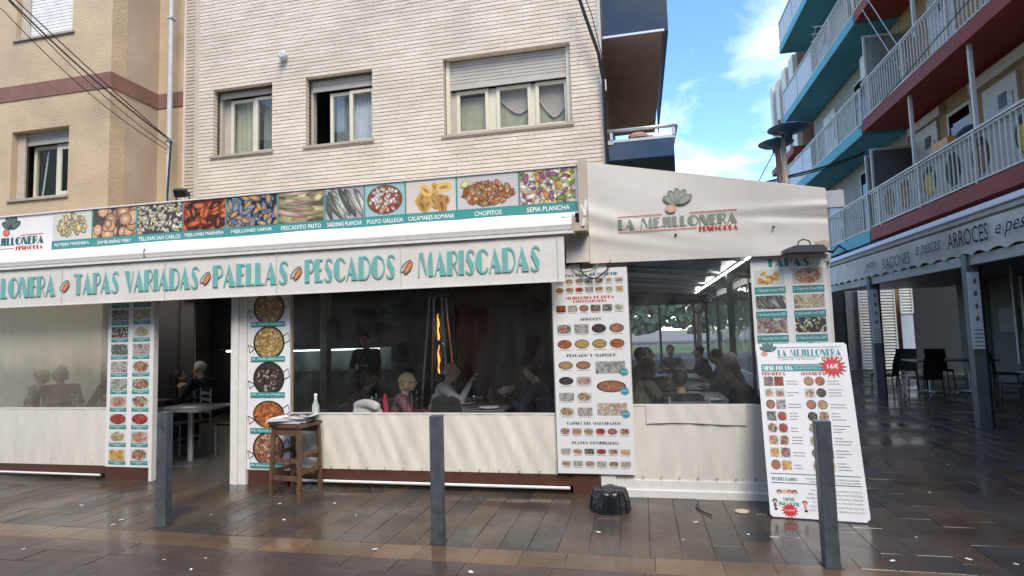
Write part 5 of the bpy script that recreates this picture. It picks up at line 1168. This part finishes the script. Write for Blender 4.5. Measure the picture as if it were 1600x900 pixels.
MB().grid(lambda u, v: (-9.6+8.91*u, VY+vf(-9.6+8.91*u, 2.112+.468*v), 2.112+.468*v-.004*math.sin(u*40)*(1-v)), 200, 8).build('valance', 'valance_cloth', an, smooth=True)
for sx_ in (-8.2, -6.76, -5.3, -3.86, -2.4, -.76): MB().box(sx_, sx_+.006, VY-.011, VY-.006, 2.125, 2.57).build('seam', mat('seam_thread', (.52, .49, .44), .8), an)
bx('valance_hem', 'valance_cloth', an, -9.6, -.69, VY-.006, VY-.001, 2.105, 2.118)
zc0, zc1 = 2.232, 2.492
for txt, a, b in (('LA MEJILLONERA', -8.62, -6.845), ('TAPAS VARIADAS', -6.58, -4.84), ('PAELLAS', -4.66, -3.71), ('PESCADOS', -3.51, -2.46), ('MARISCADAS', -2.21, -.93)):
    put(MB(), deco(txt, a, b, zc0-.006, zc1-.02, .03), VY-.012, vf).build('lettering', 'teal_letters', an)
    E_ = []  # thin dark edge lines on the hairlines
for xc in (-6.71, -4.75, -3.61, -2.335):
    mm = MB(); 
    def el_(cx, cz, ra, rb_, rot, y, col): mm.poly([(cx+ra*math.cos(t)*math.cos(rot)-rb_*math.sin(t)*math.sin(rot), y+vf(xc, 2.33), cz+ra*math.cos(t)*math.sin(rot)+rb_*math.sin(t)*math.cos(rot)) for t in [6.283*i/16 for i in range(16)]], col)
    el_(xc-.01, 2.345, .085, .030, .75, VY-.012, (.06, .08, .08)); el_(xc-.007, 2.34, .076, .022, .75, VY-.0126, (.55, .50, .45)); el_(xc+.018, 2.325, .075, .032, .95, VY-.0132, (.22, .07, .03)); el_(xc+.020, 2.322, .062, .022, .95, VY-.0138, (.62, .25, .12))
    mm.build('shell_emblem', 'print_ink', an)
bx('arm_bracket', 'trim_beige', an, -.62, -.46, 5.60, 5.80, 2.60, 2.68); MB().tube([(-.5, 5.6, 2.64), (-.46, 5.62, 2.9)], .018, 6).tube([(-.52, 5.6, 2.85), (-.48, 5.6, 2.74)], .02, 6).build('crank', 'white_metal', an)
bx('end_board', 'valance_cloth', an, -.70, -.47, 5.78, 5.80, 2.31, 2.60)
bp_ = MB().box(-.555, -.462, Y0-.06, Y0+.02, 2.30, 3.37).build('corner_post', 'trim_beige', tr)

# grey-white tarpaulin with the name
tp = thing('name_tarpaulin', 'beige tarpaulin gable panel with the grey and red restaurant name', 'sign', (0, 0, 0))
rf = random.Random(4)
def tz(u, v): return (2.295-.025*u)*(1-v)+(3.325-.45*u)*v
def tyf(u, v):
    a = .030*math.exp(-((v-.50+.55*u)**2)/.006)*math.exp(-u*3.2) + .022*math.exp(-((v-.28+.35*u)**2)/.004)*math.exp(-u*3.0)
    b = .022*math.exp(-((v-.75+.42*(1-u))**2)/.004)*math.exp(-(1-u)*3.6) - .018*math.exp(-((v-.55+.1*(1-u))**2)/.003)*math.exp(-(1-u)*3.2)
    c = .003*math.exp(-((v-.36)**2)/.004)*math.sin(3.1*u) + .012*math.exp(-((u-.78)**2+(v-.45)**2)/.006)
    return -.7*(a+b+c)+.006*math.sin(u*7+v*5)*(.5 if .1 < u < .7 else 1)
MB().grid(lambda u, v: (-.46+2.205*u, Y0-.06+tyf(u, v), tz(u, v)), 110, 60).build('cloth', 'grey_tarp', tp, smooth=True)
MB().tube([(-.46, Y0-.03, 3.325), (1.745, Y0-.03, 2.875)], .018, 6).build('ridge_bar', 'trim_beige', tp)
YT = Y0-.068
def tfn(x, z):
    u = (x+.46)/2.205; a, b = 2.295-.025*u, 3.325-.45*u; return tyf(u, (z-a)/(b-a))
put(MB(), deco('LA MEJILLONERA', -.17, .955, 2.615, 2.715, .05), YT, tfn).build('lettering', 'grey_letters', tp); put(MB(), deco('PEÑISCOLA', .60, .955, 2.552, 2.600), YT, tfn).build('lettering', 'red_ink', tp)
m = MB()
for a, b, z in ((-.17, .26, 2.742), (.52, .955, 2.742), (-.17, .58, 2.588)):
    for k in range(12): p, q = a+(b-a)*k/12, a+(b-a)*(k+1)/12; m.poly([(p, YT+tfn(p, z), z-.004), (q, YT+tfn(q, z), z-.004), (q, YT+tfn(q, z), z+.003), (p, YT+tfn(p, z), z+.003)])
m.build('rule_line', 'red_ink', tp, stuff=True); shell_logo(MB(), .385, 2.815, .19, YT-.010, ((.20, .22, .18), (.34, .35, .30), (.55, .34, .27))).build('shell_emblem', 'print_ink', tp)
for x, z in ((.38, 2.53), (1.27, 2.545)): MB().lathe([(.013, 0), (.006, .008)], n=10).build('rivet', 'dark_grey', tp, loc=(x, Y0-.078, z)).rotation_euler = (R(90), 0, 0)
cf = MB().box(1.745, 1.90, Y0-.05, Y0+.0, 2.70, 2.86).box(1.70, 1.76, Y0-.02, Y0+.1, 2.2, 2.86).build('corner_fitting', 'panel_white', tp)

for k in range(14): MB().lathe([(.012, 0), (.009, .004)], n=8).build('eyelet', 'galvanised', tr, loc=(-3.78+.21*k, Y0-.022, .225)).rotation_euler = (R(90), 0, 0)
for k in range(8): MB().lathe([(.012, 0), (.009, .004)], n=8).build('eyelet', 'galvanised', tr, loc=(-.2+.17*k, Y0-.02, .20)).rotation_euler = (R(90), 0, 0)
# ---------- menu posters
def poster(name, label, x0, x1, z0, z1, y=Y0-.014, t=.008):
    p = thing(name, label, 'menu', (0, y, 0)); bx('panel', 'white_board', p, x0, x1, 0, t, z0, z1); return p
def caption(p, x0, x1, z0, z1, text=None, m_='teal_ink', y=-.002):
    c = bx('caption_plate', m_, p, x0, x1, y, -.0002, z0, z1)
    if text: sans(text, x0+.012, x1-.012, z0+(z1-z0)*.28, z1-(z1-z0)*.22, y-.0006, 'caption', 'white_ink', p)
    else:
        m = MB(); w = x1-x0
        for zz, f in ((.58, .8), (.22, .3)): m.poly([(x0+w*(1-f)/2, y-.0006, z0+(z1-z0)*zz), (x1-w*(1-f)/2, y-.0006, z0+(z1-z0)*zz), (x1-w*(1-f)/2, y-.0006, z0+(z1-z0)*(zz+.16)), (x0+w*(1-f)/2, y-.0006, z0+(z1-z0)*(zz+.16))])
        m.build('caption_print', 'grey_ink' if m_ != 'teal_ink' else mat('pale_ink', (.5, .6, .6), .5), p)
p1 = poster('menu_poster', 'two-column picture menu poster left of the doorway', -6.365, -5.735, .158, 2.25)
seq = ['greys', 'tellins', 'sardines', 'greys', 'greys', 'meat', 'fritters', 'greys', 'streaks', 'octopus', 'prawns', 'meat', 'red_plate', 'red_plate', 'clams', 'scallops', 'rings', 'rings', 'paella_y']
for r_ in range(10):
    zb = .185+.2085*r_
    for c in (0, 1):
        xa = -6.315+.315*c; kd = ['rings', 'meat', 'clams', 'prawns', 'red_plate', 'red_plate', 'prawns', 'meat', 'greys', 'octopus', 'greys', 'meat', 'sardines', 'greys', 'tellins', 'clams', 'shells', 'squid_white', 'shells', 'greys'][(r_*2+c) % 20]
        food('food_photo', p1, xa, zb+.055, xa+.245, zb+.185, -.001, kd, r_*2+c, n=60); caption(p1, xa, xa+.245, zb, zb+.048)
p2 = poster('menu_poster', 'poster of five round rice pans between doorway and stool', -4.415, -3.872, .165, 2.25)
for k, (zc, kd, tx) in enumerate(((1.985, 'paella', '42. Paella marisco'), (1.59, 'paella_y', '23. Paella valenciana'), (1.185, 'black_rice', '45. Arroz Negro'), (.785, 'broth', '43. Arroz caldoso'), (.40, 'noodles', '40. Fideuá de mariscos'))):
    h = .155 if kd == 'broth' else .195
    for sx in (-1, 1): MB().tube([(-4.14+sx*.17, -.004, zc+sx*.06), (-4.14+sx*.245, -.004, zc+sx*.11), (-4.14+sx*.265, -.004, zc+sx*.02), (-4.14+sx*.18, -.004, zc-.04+sx*.02)], .0035, 5).build('pan_handle', 'black_ink', p2)
    food('food_photo', p2, -4.14-.205, zc-h, -4.14+.205, zc+h, -.004, kd, k, n=120); caption(p2, -4.37, -3.935, zc-.21, zc-.155, tx, y=-.0088)
p3 = poster('menu_poster', 'tall narrow price menu poster with many small dish photos beside the clear right window', -.862, -.105, .215, 2.245, y=Y0-.04)
X3, W3, T3, H3 = -.862, .757, 2.245, 2.03
def row(n, t, h, xa, xb, kinds_, sd, gap=.16, dots=True, board=p3, X=X3, Wd=W3, T=T3, H=H3, yy=-.001):
    w = (xb-xa)*Wd/n
    for i in range(n):
        a = X+xa*Wd+i*w; b = a+w*(1-gap); zc = T-t*H
        food('food_photo', board, a, zc-h/2, b, zc+h/2, yy, kinds_[i % len(kinds_)], sd+i, n=42)
        if dots: m = MB(); m.poly([(a+w*.08, yy, zc-h/2-.014), (b-w*.08, yy, zc-h/2-.014), (b-w*.08, yy, zc-h/2-.009), (a+w*.08, yy, zc-h/2-.009)]); m.build('caption_print', 'grey_ink', board)
def head(t, text, xa, xb, h, m_, board=p3, X=X3, Wd=W3, T=T3, H=H3):
    z = T-t*H; put(MB(), deco(text, X+xa*Wd, X+xb*Wd, z-h/2, z+h/2, .09), -.0015).build('lettering', m_, board)
mix = ['greys', 'prawns', 'meat', 'tellins', 'octopus', 'clams', 'fritters']
head(.030, 'TAPAS PARA COMPARTIR', .10, .88, .030, 'dark_teal_ink'); row(7, .060, .050, .05, .97, mix, 1); row(7, .103, .050, .05, .97, ['noodles', 'meat', 'red_plate', 'greys', 'meat', 'clams', 'rings'], 2)
head(.143, 'MEJILLONES DE ROCA', .18, .82, .028, 'red_ink'); head(.161, 'ESPECIALIDADES', .28, .72, .024, 'red_ink'); row(6, .196, .066, .05, .97, ['mussels_red', 'greys', 'noodles', 'mussels', 'tellins', 'clams'], 3)
head(.250, 'ARROCES', .36, .64, .028, 'dark_teal_ink'); row(4, .297, .092, .05, .97, ['octopus', 'greys', 'black_rice', 'noodles'], 4); row(4, .372, .092, .05, .97, ['broth', 'paella_y', 'paella_y', 'broth'], 5)
head(.428, 'PESCADO Y MARISCO', .17, .82, .028, 'dark_teal_ink')
for k, t in enumerate((.476, .552, .630, .702)): row(2, t, .082, .05, .52, [['paella', 'noodles'], ['black_rice', 'prawns'], ['greys', 'meat'], ['meat', 'greys']][k], 6+k)
for k, (t, kd) in enumerate(((.488, 'greys'), (.580, 'noodles'), (.690, 'squid_white'))):
    food('food_photo', p3, X3+.545*W3, T3-t*H3-.06, X3+.93*W3, T3-t*H3+.06, -.001, kd, 20+k, n=70)
    star(MB(), X3+.91*W3, T3-(t+.022)*H3, .042, -.006, 11, .68).build('price_star', mat('star_blue', (.05, .28, .36), .5), p3); sans('90,00€', X3+.865*W3, X3+.955*W3, T3-(t+.026)*H3, T3-(t+.017)*H3, -.0068, 'price', 'white_ink', p3)
head(.758, 'CARNES DEL MAESTRAZGO', .14, .84, .027, 'dark_teal_ink'); row(6, .797, .062, .05, .97, ['meat', 'prawns', 'meat', 'red_plate', 'noodles', 'meat'], 11)
head(.852, 'PLATOS COMBINADOS', .20, .80, .027, 'dark_teal_ink'); row(6, .893, .052, .05, .97, ['greys', 'meat', 'tellins', 'red_plate', 'meat', 'rings'], 12); row(6, .952, .052, .05, .97, ['meat', 'greys', 'prawns', 'greys', 'meat', 'greys'], 13)
p4 = poster('menu_poster', 'white TAPAS poster with six numbered dishes above the leaning board', 1.055, 1.722, 1.02, 2.275)
put(MB(), deco('TAPAS', 1.195, 1.575, 2.172, 2.252), -.0015).build('lettering', 'teal_ink', p4)
for k, (zt, zb, ks) in enumerate(((2.150, 2.005, ('rings', 'prawns')), (1.905, 1.775, ('sardines', 'squid_white')), (1.690, 1.548, ('shells', 'tellins')), (1.455, 1.33, ('greys', 'meat')))):
    tx = [('1. Calamares romana 9,50€', '2. Chipirones fritos 9,00€'), ('3. Sardinas de Peñiscola 8,50€', '4. Sepia plancha (1 ud) 12,00€'), ('5. Zamburiñas Mery 13,00€', '6. Tellinas de San Carlos 12,00€'), ('', '')][k]
    for c in (0, 1):
        xa = 1.085+.335*c; food('food_photo', p4, xa, zb, xa+.265, zt, -.001, ks[c], 30+k*2+c, n=60 if ks[c] != 'rings' else 16)
        if k < 3: caption(p4, xa-.004, xa+.269, zb-.085, zb-.018, tx[c])
# leaning board
bd = thing('leaning_menu_board', 'big white daily-menu board leaning against the terrace corner', 'sign', (1.005, 5.36, .012), R(-6)); bd.rotation_euler.x = R(-16.5)
BW, BH = .745, 1.50
m = MB(); m.poly([(.0, 0, .02), (.02, 0, 0), (BW-.03, 0, 0), (BW, 0, .03), (BW, 0, BH-.02), (BW-.02, 0, BH), (0, 0, BH)]); k_ = list(m.v); n_ = len(k_)
m.v += [(x, .012, z) for x, _, z in k_]; m.f.append(tuple(range(n_, 2*n_))[::-1]); m.mi.append(0)
for i in range(n_): j = (i+1) % n_; m.f.append((j, i, n_+i, n_+j)); m.mi.append(0)
m.build('panel', 'white_board', bd)
kw = dict(board=bd, X=0, Wd=BW, T=BH, H=BH)
shell_logo(MB(), .085, BH*.945, .10, -.001, ((.02, .05, .05), (.06, .20, .18), (.55, .22, .16))).build('shell_emblem', 'print_ink', bd)
head(.058, 'LA MEJILLONERA', .24, .93, .062, 'teal_ink', **kw); head(.092, 'PEÑISCOLA', .72, .94, .024, 'red_ink', **kw)
MB().box(.17, .70, -.0015, -.0003, BH*.973, BH*.976).box(.17, .52, -.0015, -.0003, BH*.914, BH*.917).box(.03, .715, -.0015, -.0003, BH*.232, BH*.236).box(.03, .715, -.0015, -.0003, BH*.182, BH*.186).build('rule_line', 'dark_teal_ink', bd)
sans('C/ Jaime I, 20 - Tel. 964 20 60 61', .18, .49, BH*.893, BH*.910, -.0015, 'address', 'grey_ink', bd)
bx('title_bar', 'teal_ink', bd, .03, .60, -.0015, -.0003, BH*.828, BH*.872); put(MB(), deco('MENÚ DEL DÍA', .04, .29, BH*.835, BH*.862), -.0025).build('lettering', 'white_ink', bd)
sans('INCLUYE PRIMERO, SEGUNDO, POSTRE', .31, .53, BH*.857, BH*.865, -.0025, 'small_print', 'white_ink', bd); sans('PAN, AGUA O VINO DE LA CASA', .31, .53, BH*.842, BH*.850, -.0025, 'small_print', 'white_ink', bd)
star(MB(), .615, BH*.853, .105, -.004, 16, .60).build('price_star', 'red_ink', bd); sans('16€', .570, .66, BH*.842, BH*.872, -.005, 'price', 'white_ink', bd, bold=.02)
head(.187, 'PRIMEROS', .04, .30, .030, 'red_ink', **kw); head(.187, 'SEGUNDOS', .47, .73, .030, 'red_ink', **kw)
L_ = ['mussels', 'mussels_red', 'clams', 'fritters', 'noodles', 'greys', 'sardines', 'red_plate', 'meat', 'red_plate', 'prawns', 'meat', 'rings', 'octopus', 'noodles', 'rings']
R_ = ['paella', 'broth', 'fritters', 'black_rice', 'noodles', 'paella_y', 'black_rice', 'meat', 'meat', 'rings', 'prawns', 'meat', 'noodles', 'greys', 'prawns', 'rings']
for k in range(8):
    t = .232+k*.0692
    row(2, t, .084, .055, .285, L_[k*2:k*2+2], 40+k, gap=.10, dots=False, **kw); row(2, t, .084, .495, .735, R_[k*2:k*2+2], 60+k, gap=.10, dots=False, **kw)
    m = MB(); r = random.Random(k)
    for xa, mx_ in ((.30, .14), (.745, .19)):
        for j in (-1, 0, 1):
            z = BH*(1-t)+j*.026; w = mx_*r.uniform(.45, 1)*BW
            if j == 1 and r.random() < .4: continue
            m.poly([(xa*BW, -.0012, z-.0032), (xa*BW+w, -.0012, z-.0032), (xa*BW+w, -.0012, z+.0032), (xa*BW, -.0012, z+.0032)])
    m.build('printed_lines', 'grey_ink', bd, stuff=True)
head(.795, 'POSTRES CASEROS', .05, .32, .026, 'dark_teal_ink', **kw)
sans('NATILLAS, TARTA DE QUESO, CREMA CATALANA,', .30, .705, BH*.207, BH*.217, -.0015, 'small_print', 'dark_teal_ink', bd); sans('FLAN DE HUEVO, HELADOS, FRUTA DEL TIEMPO', .33, .705, BH*.192, BH*.201, -.0015, 'small_print', 'dark_teal_ink', bd)
for k, tx in enumerate(('MACARRONES A LA BOLOÑESA Y HUEVOS', 'ESCALOPE CON PATATAS', 'HAMBURGUESA CON PATATAS Y HUEVO', 'PIZZA JAMON Y QUESO, POSTRE CASERO', 'CALAMARES CON PATATAS', 'LOMO CON PATATAS, BEBIDA INCLUIDA')): sans(tx, .33-.02*(k % 3), .71, BH*(.148-.0215*k), BH*(.158-.0215*k), -.0015, 'small_print', 'grey_ink', bd)
put(MB(), deco('MENÚ', .11, .20, BH*.088, BH*.106), -.0015).build('lettering', 'teal_ink', bd); put(MB(), deco('INFANTIL', .075, .235, BH*.062, BH*.081), -.0015).build('lettering', 'teal_ink', bd)
star(MB(), .155, BH*.038, .062, -.004, 14, .6).build('price_star', 'red_ink', bd); sans('12,00€', .118, .192, BH*.032, BH*.044, -.005, 'price', 'white_ink', bd)
F = Food(0, 0, BW, BH, -.001)
for x, z, hc in ((.085, .135, (.10, .04, .03)), (.125, .138, (.55, .42, .30)), (.165, .137, (.45, .05, .05)), (.205, .137, (.10, .03, .03)), (.045, .085, (.08, .04, .03)), (.275, .082, (.25, .06, .04))):
    F.ell(x, BH*z, .021, .019, 0, hc, hc); F.ell(x, BH*z-.007, .014, .012, 0, (.72, .45, .33), (.66, .40, .30))
    if z < .1: F.ell(x, BH*z-.035, .012, .022, 0, (.1, .12, .16) if x < .1 else (.6, .35, .33), (.08, .08, .1) if x < .1 else (.5, .25, .25)); F.ell(x+.004, BH*z-.064, .013, .010, 0, (.03, .03, .03), (.02, .02, .02))
F.mb.build('children_drawing', 'print_ink', bd)

# ============================================================ STREET THINGS
for (x, y, h, rz, lab) in ((-4.215, 4.47, 1.0, .10, 'blue-grey square bollard left of the stool, in front of the doorway'), (-1.62, 4.43, .98, .04, 'blue-grey square bollard in the middle of the pleated skirt panel'), (1.18, 4.36, .965, .02, 'blue-grey square bollard standing before the leaning menu board')):
    t = thing('bollard', lab, 'bollard', (x, y, 0), rz, 'square steel bollards along the kerb'); w = .047; c_ = .006
    m = MB(); ring = [(-w+c_, -w), (w-c_, -w), (w, -w+c_), (w, w-c_), (w-c_, w), (-w+c_, w), (-w, w-c_), (-w, -w+c_)]
    for i in range(8): a, b = ring[i], ring[(i+1) % 8]; m.poly([(*a, 0), (*b, 0), (*b, h), (*a, h)])
    m.build('shaft', 'bollard_paint', t); m = MB(); m.poly([(*p, h) for p in ring]); m.build('cap', mat('bollard_cap', (.09, .12, .15), .3), t)
    MB().box(-.062, .062, -.062, .062, 0, .006).build('foot_plate', 'dark_grey', t)

st = thing('bar_stool', 'dark wooden bar stool used as a menu stand by the entrance', 'stool', (-3.64, 5.62, 0), R(-8))
for sx in (-1, 1):
    for sy in (-1, 1): MB().tube([(sx*.185, sy*.165, 0), (sx*.165, sy*.145, .70)], .026, 4).build('leg', 'wood_dark', st)
MB().box(-.20, .20, -.175, .175, .70, .735).build('seat', 'wood_dark', st); MB().box(-.15, .15, -.158, -.138, .62, .70).box(-.15, .15, .138, .158, .62, .70).build('apron', 'wood_dark', st)
for z in (.34, .16):
    for sy in (-1, 1): MB().box(-.16, .16, sy*.158-.010, sy*.158+.010, z, z+.045).build('rung', 'wood_dark', st)
    for sx in (-1, 1): MB().box(sx*.176-.010, sx*.176+.010, -.14, .14, z+.06, z+.105).build('rung', 'wood_dark', st)
stack = thing('menu_stack', 'untidy pile of printed menus lying on the wooden stool', 'menus', (-3.68, 5.60, .737), .1); r = random.Random(8)
for k in range(9):
    o = MB().box(-.20, .20, -.14, .14, 0, .0055).build('menu_sheet', mat('sheet_grey', (.42, .42, .42), .6) if k % 2 else 'paper', stack); o.location = (r.uniform(-.02, .03), r.uniform(-.02, .02), k*.0066); o.rotation_euler = (0, r.uniform(-.01, .01), r.uniform(-.18, .18))
tl_ = MB().grid(lambda u, v: (-.06+.34*u, -.14+.27*v, .062+.03*abs(u-.5)), 6, 2).build('top_menu', 'paper', stack)
for k in range(5): bx('printed_photo', r.choice(['cloth_maroon', 'wood_dark', 'mid_grey']), stack, .0+.05*k, .035+.05*k, -.1+.03*(k % 2), .03, .084, .088)
bo = thing('glass_bottle', 'small clear bottle with a white cap standing behind the menus', 'bottle', (-3.47, 5.72, .736)); MB().lathe([(.036, 0), (.038, .02), (.038, .16), (.016, .215), (.015, .26)], n=16).build('glass', mat('milky_bottle', (.42, .46, .42), .15, coat=.5), bo, smooth=True); MB().lathe([(.018, .258), (.018, .285), (.012, .29)], n=12).build('cap', 'white_board', bo)
wt = thing('base_weight', 'black plastic-wrapped round weight on the paving by the tall menu', 'weight', (-.335, 5.42, 0))
def wr_(a): return 1+.04*math.sin(a*9)+.035*math.sin(a*17+1)+.02*math.sin(a*23)
m = MB(); n = 54; prof = [(.178, 0), (.174, .05), (.162, .12), (.152, .165), (.138, .188), (.09, .195), (.03, .188)]
for (q, z) in prof:
    for k in range(n): a = 6.283*k/n; s_ = wr_(a) if q > .12 else 1; m.v.append((q*s_*math.cos(a), q*s_*math.sin(a), z+(.006*math.sin(a*5) if q < .17 else 0)))
for i in range(len(prof)-1):
    for k in range(n): k2 = (k+1) % n; m.f.append((i*n+k, i*n+k2, (i+1)*n+k2, (i+1)*n+k)); m.mi.append(0)
m.f.append(tuple((len(prof)-1)*n+k for k in range(n))); m.mi.append(0); m.build('wrapped_tub', 'black_rubber', wt, smooth=True)
MB().box(-.10, -.085, .10, .115, .20, .27).build('peg', 'brown_plinth', wt)
# floodlights and small fittings on the terrace
fl = thing('floodlight', 'small black floodlight on top of the picture banner', 'floodlight', (-5.37, 5.90, 3.34), .3); MB().box(-.07, .07, -.02, .05, .05, .14).build('housing', 'dark', fl).rotation_euler = (R(35), 0, 0); MB().box(-.08, -.07, 0, .02, 0, .1).box(.07, .08, 0, .02, 0, .1).box(-.08, .08, 0, .02, 0, .006).build('bracket', 'dark', fl)
gl = thing('wall_lamp', 'flat dark grey lamp with a wire loop above the TAPAS poster', 'lamp', (1.50, 5.72, 2.285)); m = MB(); m.poly([(-.17, -.04, 0), (.2, -.04, -.01), (.16, -.04, .055), (-.08, -.04, .062), (-.17, -.04, .03)]); k_ = list(m.v); n_ = len(k_); m.v += [(x, .10, z) for x, _, z in k_]; m.f.append(tuple(range(n_, 2*n_))[::-1]); m.mi.append(0)
for i in range(n_): j = (i+1) % n_; m.f.append((j, i, n_+i, n_+j)); m.mi.append(0)
m.build('housing', mat('lamp_grey', (.07, .075, .085), .45), gl); MB().tube([(-.05, 0, .06), (-.04, 0, .10), (0, 0, .12), (.05, 0, .10), (.06, 0, .06)], .006, 6).build('wire_loop', 'black_cable', gl)
rc = MB().lathe([(.055, 0), (.055, .05), (.04, .06)], n=20).build('round_cap', 'tan_cap'); rc.location = (1.66, 5.76, 2.345); rc.rotation_euler = (R(90), 0, 0); tag(rc, 'round beige cap beside the flat lamp at the tarpaulin corner', 'cap')
rw = MB().tube([(1.62, 5.7, 2.30), (1.74, 5.72, 2.27), (1.80, 5.74, 2.33), (1.86, 5.74, 2.28), (1.78, 5.7, 2.24)], .012, 6).build('cable_tangle', 'black_cable'); tag(rw, 'knot of black cable sticking out at the tarpaulin corner', 'cable')
def loop(pts, r_, m_, lab):
    P = []
    V_ = [Vector(p) for p in pts]
    for i in range(len(V_)-1):
        p0, p1, p2, p3_ = V_[max(0, i-1)], V_[i], V_[i+1], V_[min(len(V_)-1, i+2)]
        for k in range(6): t = k/6; P.append(.5*((2*p1)+(-p0+p2)*t+(2*p0-5*p1+4*p2-p3_)*t*t+(-p0+3*p1-3*p2+p3_)*t**3))
    P.append(V_[-1]); tag(MB().tube(P, r_, 6).build('hanging_cable', m_), lab, 'cable')
loop([(-.56, 5.80, 2.32), (-.54, 5.79, 2.20), (-.42, 5.78, 2.14), (-.30, 5.80, 2.22), (-.26, 5.82, 2.32)], .007, 'black_cable', 'black cable loop hanging over the top of the tall menu')
loop([(-.66, 5.82, 2.32), (-.62, 5.80, 2.25), (-.52, 5.79, 2.21), (-.42, 5.80, 2.24), (-.38, 5.82, 2.30)], .006, mat('green_cable', (.10, .22, .12), .5), 'green cable curling beside the top of the tall menu')
for k, (x, z, rz, s_) in enumerate(((-.80, 2.235, .3, 1), (-.66, 2.245, -.35, 1.1))):
    o = MB(); o.poly([(-.08*s_, 0, -.05), (.08*s_, 0, -.05), (.09*s_, 0, .02), (.03, 0, .055), (-.07, 0, .03)]); o.poly([(-.06*s_, .003, -.03), (-.02, .003, .045), (.07*s_, .003, -.03)][::1]); o = o.build('crumpled_paper', 'paper'); o.location = (x, 5.835, z); o.rotation_euler = (R(8), rz, 0); tag(o, 'crumpled white paper tucked on top of the tall menu, %s one' % ('left' if k == 0 else 'right'), 'paper')
mh = MB().lathe([(.06, 0), (.06, .004), (.05, .005)], n=20).build('floor_cap', 'tan_cap'); mh.location = (.80, 5.50, .004); tag(mh, 'round pale service cap in the paving left of the leaning board', 'cap')
gc = []; loop([(.45, 5.66, .02), (.42, 5.55, .012), (.47, 5.42, .012), (.53, 5.33, .012)], .006, 'black_cable', 'short black cable end lying on the paving under the right skirt')
# litter flecks
r = random.Random(77); me_ = MB().box(-.012, .012, -.006, .006, 0, .0015).mesh('paper_scrap', 'paper')
spots = [(-4.75, 4.55), (-4.70, 4.42), (-3.55, 5.2), (-3.0, 5.28), (-2.6, 4.95), (-3.2, 4.75), (-4.0, 4.8), (-2.05, 4.2), (-3.55, 3.78), (-3.2, 3.65), (-3.25, 3.85), (-.4, 4.8), (.25, 4.72), (.38, 5.15), (.75, 4.9), (1.95, 5.0), (2.1, 4.6), (1.6, 4.5), (2.35, 4.55), (2.6, 6.3), (3.3, 7.5), (2.9, 5.2), (4.2, 9.9), (3.6, 12), (5.1, 8.9), (-1.2, 3.9), (-4.9, 3.8), (-5.6, 4.9), (6.6, 13.9), (6.0, 13.8), (5.9, 11.2), (6.6, 10.6)]
for x, y in spots:
    o = bpy.data.objects.new('paper_scrap', me_); COL.objects.link(o); o.location = (x, y, .007); s_ = r.uniform(.6, 1.8); o.scale = (s_, s_*r.uniform(.7, 1.3), 1); o.rotation_euler.z = r.uniform(0, 3)
    near = ('street paving in front of the kerb' if y < 4.05 else 'paving by the left bollard' if x < -4 else 'paving round the stool' if x < -2.7 else 'paving by the middle bollard' if x < -1 else 'paving near the black weight' if x < .6 else 'paving before the leaning board' if x < 2.4 and y < 5.5 else 'paving right of the leaning board' if y < 8 else 'far paving by the grey posts')
    tag(o, 'tiny scrap of white paper on the '+near, 'litter', 'paper scraps on the '+near)

# ============================================================ house across the street (behind the camera): what the glass and wet stone mirror
oh = thing('opposite_house', 'beige house across the street mirrored in the upper windows', 'building', (0, -6.5, 0))
m = MB().box(-30, -18.2, -3, 0, 0, 13.6).box(-18.2, -13, -3, -.5, 0, 11.4).box(-13, -8, -3, 0, 0, 13.2).box(-8, -2.2, -3, 0, 0, 13.8).box(-2.2, 13, -3, -.2, 0, 8.6); m.build('wall', mat('house_beige', (.55, .49, .38), .9), oh)
for zf in (3.4, 6.2):
    MB().box(-20, 12, 0, .9, zf, zf+.15).build('balcony_slab', 'wall_grey', oh); rl = MB().box(-20, 12, .84, .88, zf+1.0, zf+1.05)
    for k in range(200): rl.box(-20+k*.16, -19.98+k*.16, .85, .87, zf+.15, zf+1.0)
    rl.build('railing', 'rail_white', oh, stuff=True)
for k in range(10):
    for zf in (.3, 3.7, 6.4): bx('window', 'dark_glass', oh, -19+k*3.1, -17.6+k*3.1, .001, .01, zf, zf+(2.3 if zf < 1 else 1.2))
